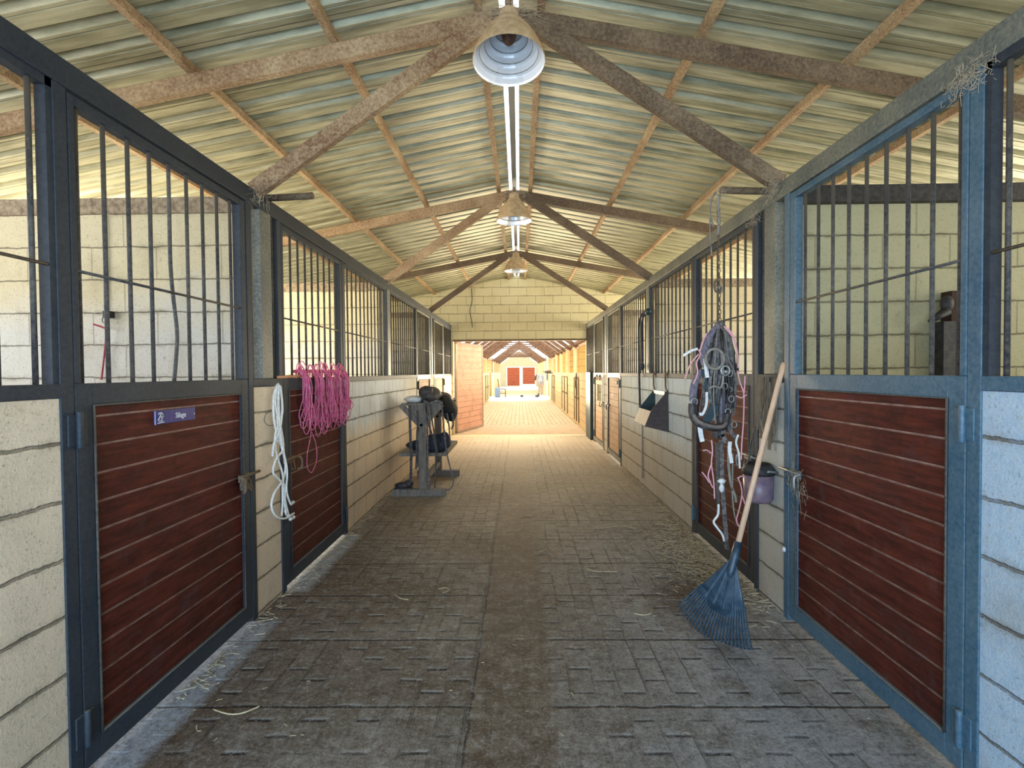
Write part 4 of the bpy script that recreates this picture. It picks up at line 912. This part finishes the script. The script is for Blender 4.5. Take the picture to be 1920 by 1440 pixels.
long_s = [([(1352, 825), (1353, 860), (1354, 900), (1357, 950), (1361, 1000), (1363, 1030)], .024, M_leather2, 'longest grey strap hanging straight down almost to the rake'), ([(1344, 830), (1345, 870), (1346, 920), (1347, 945)], .018, M_bar, 'narrow grey strap left of the longest one'),
          ([(1366, 830), (1366, 870), (1370, 905), (1378, 930), (1380, 942)], .013, M_dustrag, 'pale cord with a thick end hanging right of the longest strap'), ([(1374, 850), (1373, 920), (1376, 960), (1383, 985)], .007, M_dustrag, 'thin cord curving down right of the longest strap'),
          ([(1347, 945), (1346, 965), (1338, 978), (1345, 990), (1354, 1002), (1358, 1015)], .011, M_white, 'pale rope curl near the foot of the longest strap'), ([(1358, 800), (1356, 815), (1362, 830)], .026, M_leather2, 'curled grey strap end under the padded strap'),
          ([(1366, 790), (1370, 808), (1380, 822)], .022, M_leather2, 'curled strap end at the lower right of the tangle'), ([(1338, 810), (1346, 818), (1356, 812)], .03, M_leather, 'knotted dark strap ends under the padded strap'),
          ([(1416, 800), (1408, 830), (1404, 860), (1396, 872)], .008, M_leather, 'thin dark strap trailing towards the plastic tub')]
for p, w, mt, lb in long_s:
    solo('hanging_strap', MB().strap(smooth([P(x, y, -.10) for x, y in p], 5), w, .008), mt, lb, 'strap', 'straps hanging under the tangle')
solo('buckle_knot', MB().blob(P(1353, 902, -.12), (.022, .015, .016), 12, 8, .3).blob(P(1353, 915, -.12), (.014, .012, .026), 12, 8, .2), M_white, 'white knotted tape on the longest hanging strap', 'tape')
for k in range(5):
    x = r.uniform(1358, 1380); y = 700 + k * 24
    solo('bit_ring', MB().tube([P(x + 5 * math.cos(a * .628), y + 6 * math.sin(a * .628), -.12) for a in range(10)], .004, 6, closed=True), M_galv, 'small metal ring, %s down the right side of the tangle' % ORD[k].replace('nearest', 'first'), 'ring', 'small metal rings in the tangle')
solo('round_buckle', MB().tube([P(1360 + 8 * math.cos(a * .524), 695 + 9 * math.sin(a * .524), -.135) for a in range(12)], .007, 8, closed=True).blob(P(1361, 697, -.13), (.012, .01, .012)), M_galv, 'bright round metal buckle at the right of the tangle', 'buckle')

# ------------------------------------------------------------------ straw, hay, cobwebs
straw_s = [([(400, 1330), (425, 1338), (450, 1338), (478, 1328), (486, 1324)], 'long curved straw near the left foreground door'), ([(1097, 1064), (1110, 1070), (1135, 1072), (1158, 1072)], 'long pale straw right of the centre strip'), ([(1120, 992), (1145, 988), (1165, 986), (1190, 990)], 'pale straw on the paving towards the hay pile'),
           ([(822, 1104), (835, 1102), (843, 1106), (830, 1112)], 'curled straw left of the centre strip'), ([(740, 1115), (752, 1122), (765, 1124)], 'short straw beside the left row of pavers'), ([(975, 968), (985, 966), (1000, 966)], 'straw lying on the centre strip'),
           ([(1190, 1150), (1205, 1153), (1220, 1150), (1222, 1143)], 'bent straw left of the rake'), ([(1010, 1035), (1025, 1030)], 'tiny straw right of the centre strip')]
def onf(px, py, z=.008):
    c = Vector(((px - 960) / 1000, (720 - py) / 1000, -1)); q = Matrix((RX, RY, RZ)) @ c; return CAMP + q * ((z - CAMP.z) / q.z)
for p, lb in straw_s:
    solo('straw_stalk', MB().tube(smooth([onf(x, y) for x, y in p], 4), .0035, 5), M_straw, lb, 'straw', 'loose straws on the paving')
m = MB(); r = random.Random(12)
for k in range(2300):
    a = r.uniform(0, 1)
    if k < 1500:
        y = 4.15 + r.gauss(0, .42); x = 1.50 - abs(r.gauss(0, .20))
    else:
        y = r.uniform(2.3, 8); x = 1.53 - abs(r.gauss(0, .05))
        if r.random() < .4: x = -x
        elif y < 3.2: continue
    if x < .5 and x > -.5: continue
    L_ = r.uniform(.015, .075); an = r.uniform(0, 3.14); z = .004 + r.uniform(0, .02) * (1 if abs(x) > 1.3 else .4)
    p = Vector((x, y, z)); d = Vector((math.cos(an), math.sin(an), r.uniform(-.1, .15))) * L_ / 2
    m.bar(p - d, p + d, .0042, .0025)
solo('hay_litter', m, M_hay, 'scattered hay and chaff swept against the right hand wall', 'hay', kind='stuff')
m = MB()
for k in range(420):
    x = r.uniform(-1.5, 1.5); y = r.uniform(2.0, 9.5); L_ = r.uniform(.006, .03); an = r.uniform(0, 3.14); p = Vector((x, y, .004)); d = Vector((math.cos(an), math.sin(an), 0)) * L_ / 2
    m.bar(p - d, p + d, .004, .002)
solo('straw_bits', m, M_straw, 'tiny straw bits sprinkled over the whole brick aisle', 'straw', kind='stuff')
def cobweb(c, sz, n, lb, mat=M_web, droop=.5, seed=1, rad=.0016):
    m = MB(); r = random.Random(seed); c = Vector(c)
    for k in range(int(n * 1.2)):
        a = c + Vector((r.gauss(0, sz[0]), r.gauss(0, sz[1]), r.gauss(0, sz[2]))); b = a + Vector((r.gauss(0, sz[0] * .6), r.gauss(0, sz[1] * .6), -abs(r.gauss(0, sz[2] * droop * 2))))
        mid = (a + b) / 2 + Vector((r.gauss(0, .01), r.gauss(0, .01), r.gauss(0, .012)))
        m.tube(smooth([a, mid, b], 3), r.uniform(.25, .55) * rad, 4)
    solo('cobweb', m, mat, lb, 'cobweb', 'dusty cobwebs', kind='stuff')
cobweb((RXC, 3.15, 3.56), (.13, .02, .03), 170, 'matted cobwebs round the ridge joint above the nearest lamp', seed=2)
cobweb((RXC, 3.06, 3.50), (.04, .03, .03), 50, 'dusty threads on the neck of the nearest lamp', seed=3)
cobweb((-1.54, 3.19, 2.54), (.035, .05, .045), 110, 'cobweb tuft on the first left post top', seed=4)
cobweb((1.53, 3.20, 2.53), (.03, .04, .03), 170, 'cobweb tuft on the first right post top', seed=5)
cobweb((1.55, 1.86, 2.44), (.006, .045, .022), 190, 'cobweb tuft on the near right corner of the grille top', seed=6)
cobweb((RXC, 6.3, 3.55), (.10, .03, .03), 90, 'cobwebs round the second truss ridge joint', seed=7)
cobweb((1.545, 2.98, .83), (.012, .05, .05), 60, 'dried tendrils tangled on the near right door latch', seed=8, rad=.0013)
cobweb((1.24, 3.26, 2.53), (.02, .02, .02), 40, 'cobweb tuft on the tip of the right bracket arm', seed=9)
cobweb((1.548, 3.5, 2.43), (.01, .05, .025), 50, 'cobweb on the second right door frame corner', seed=11)
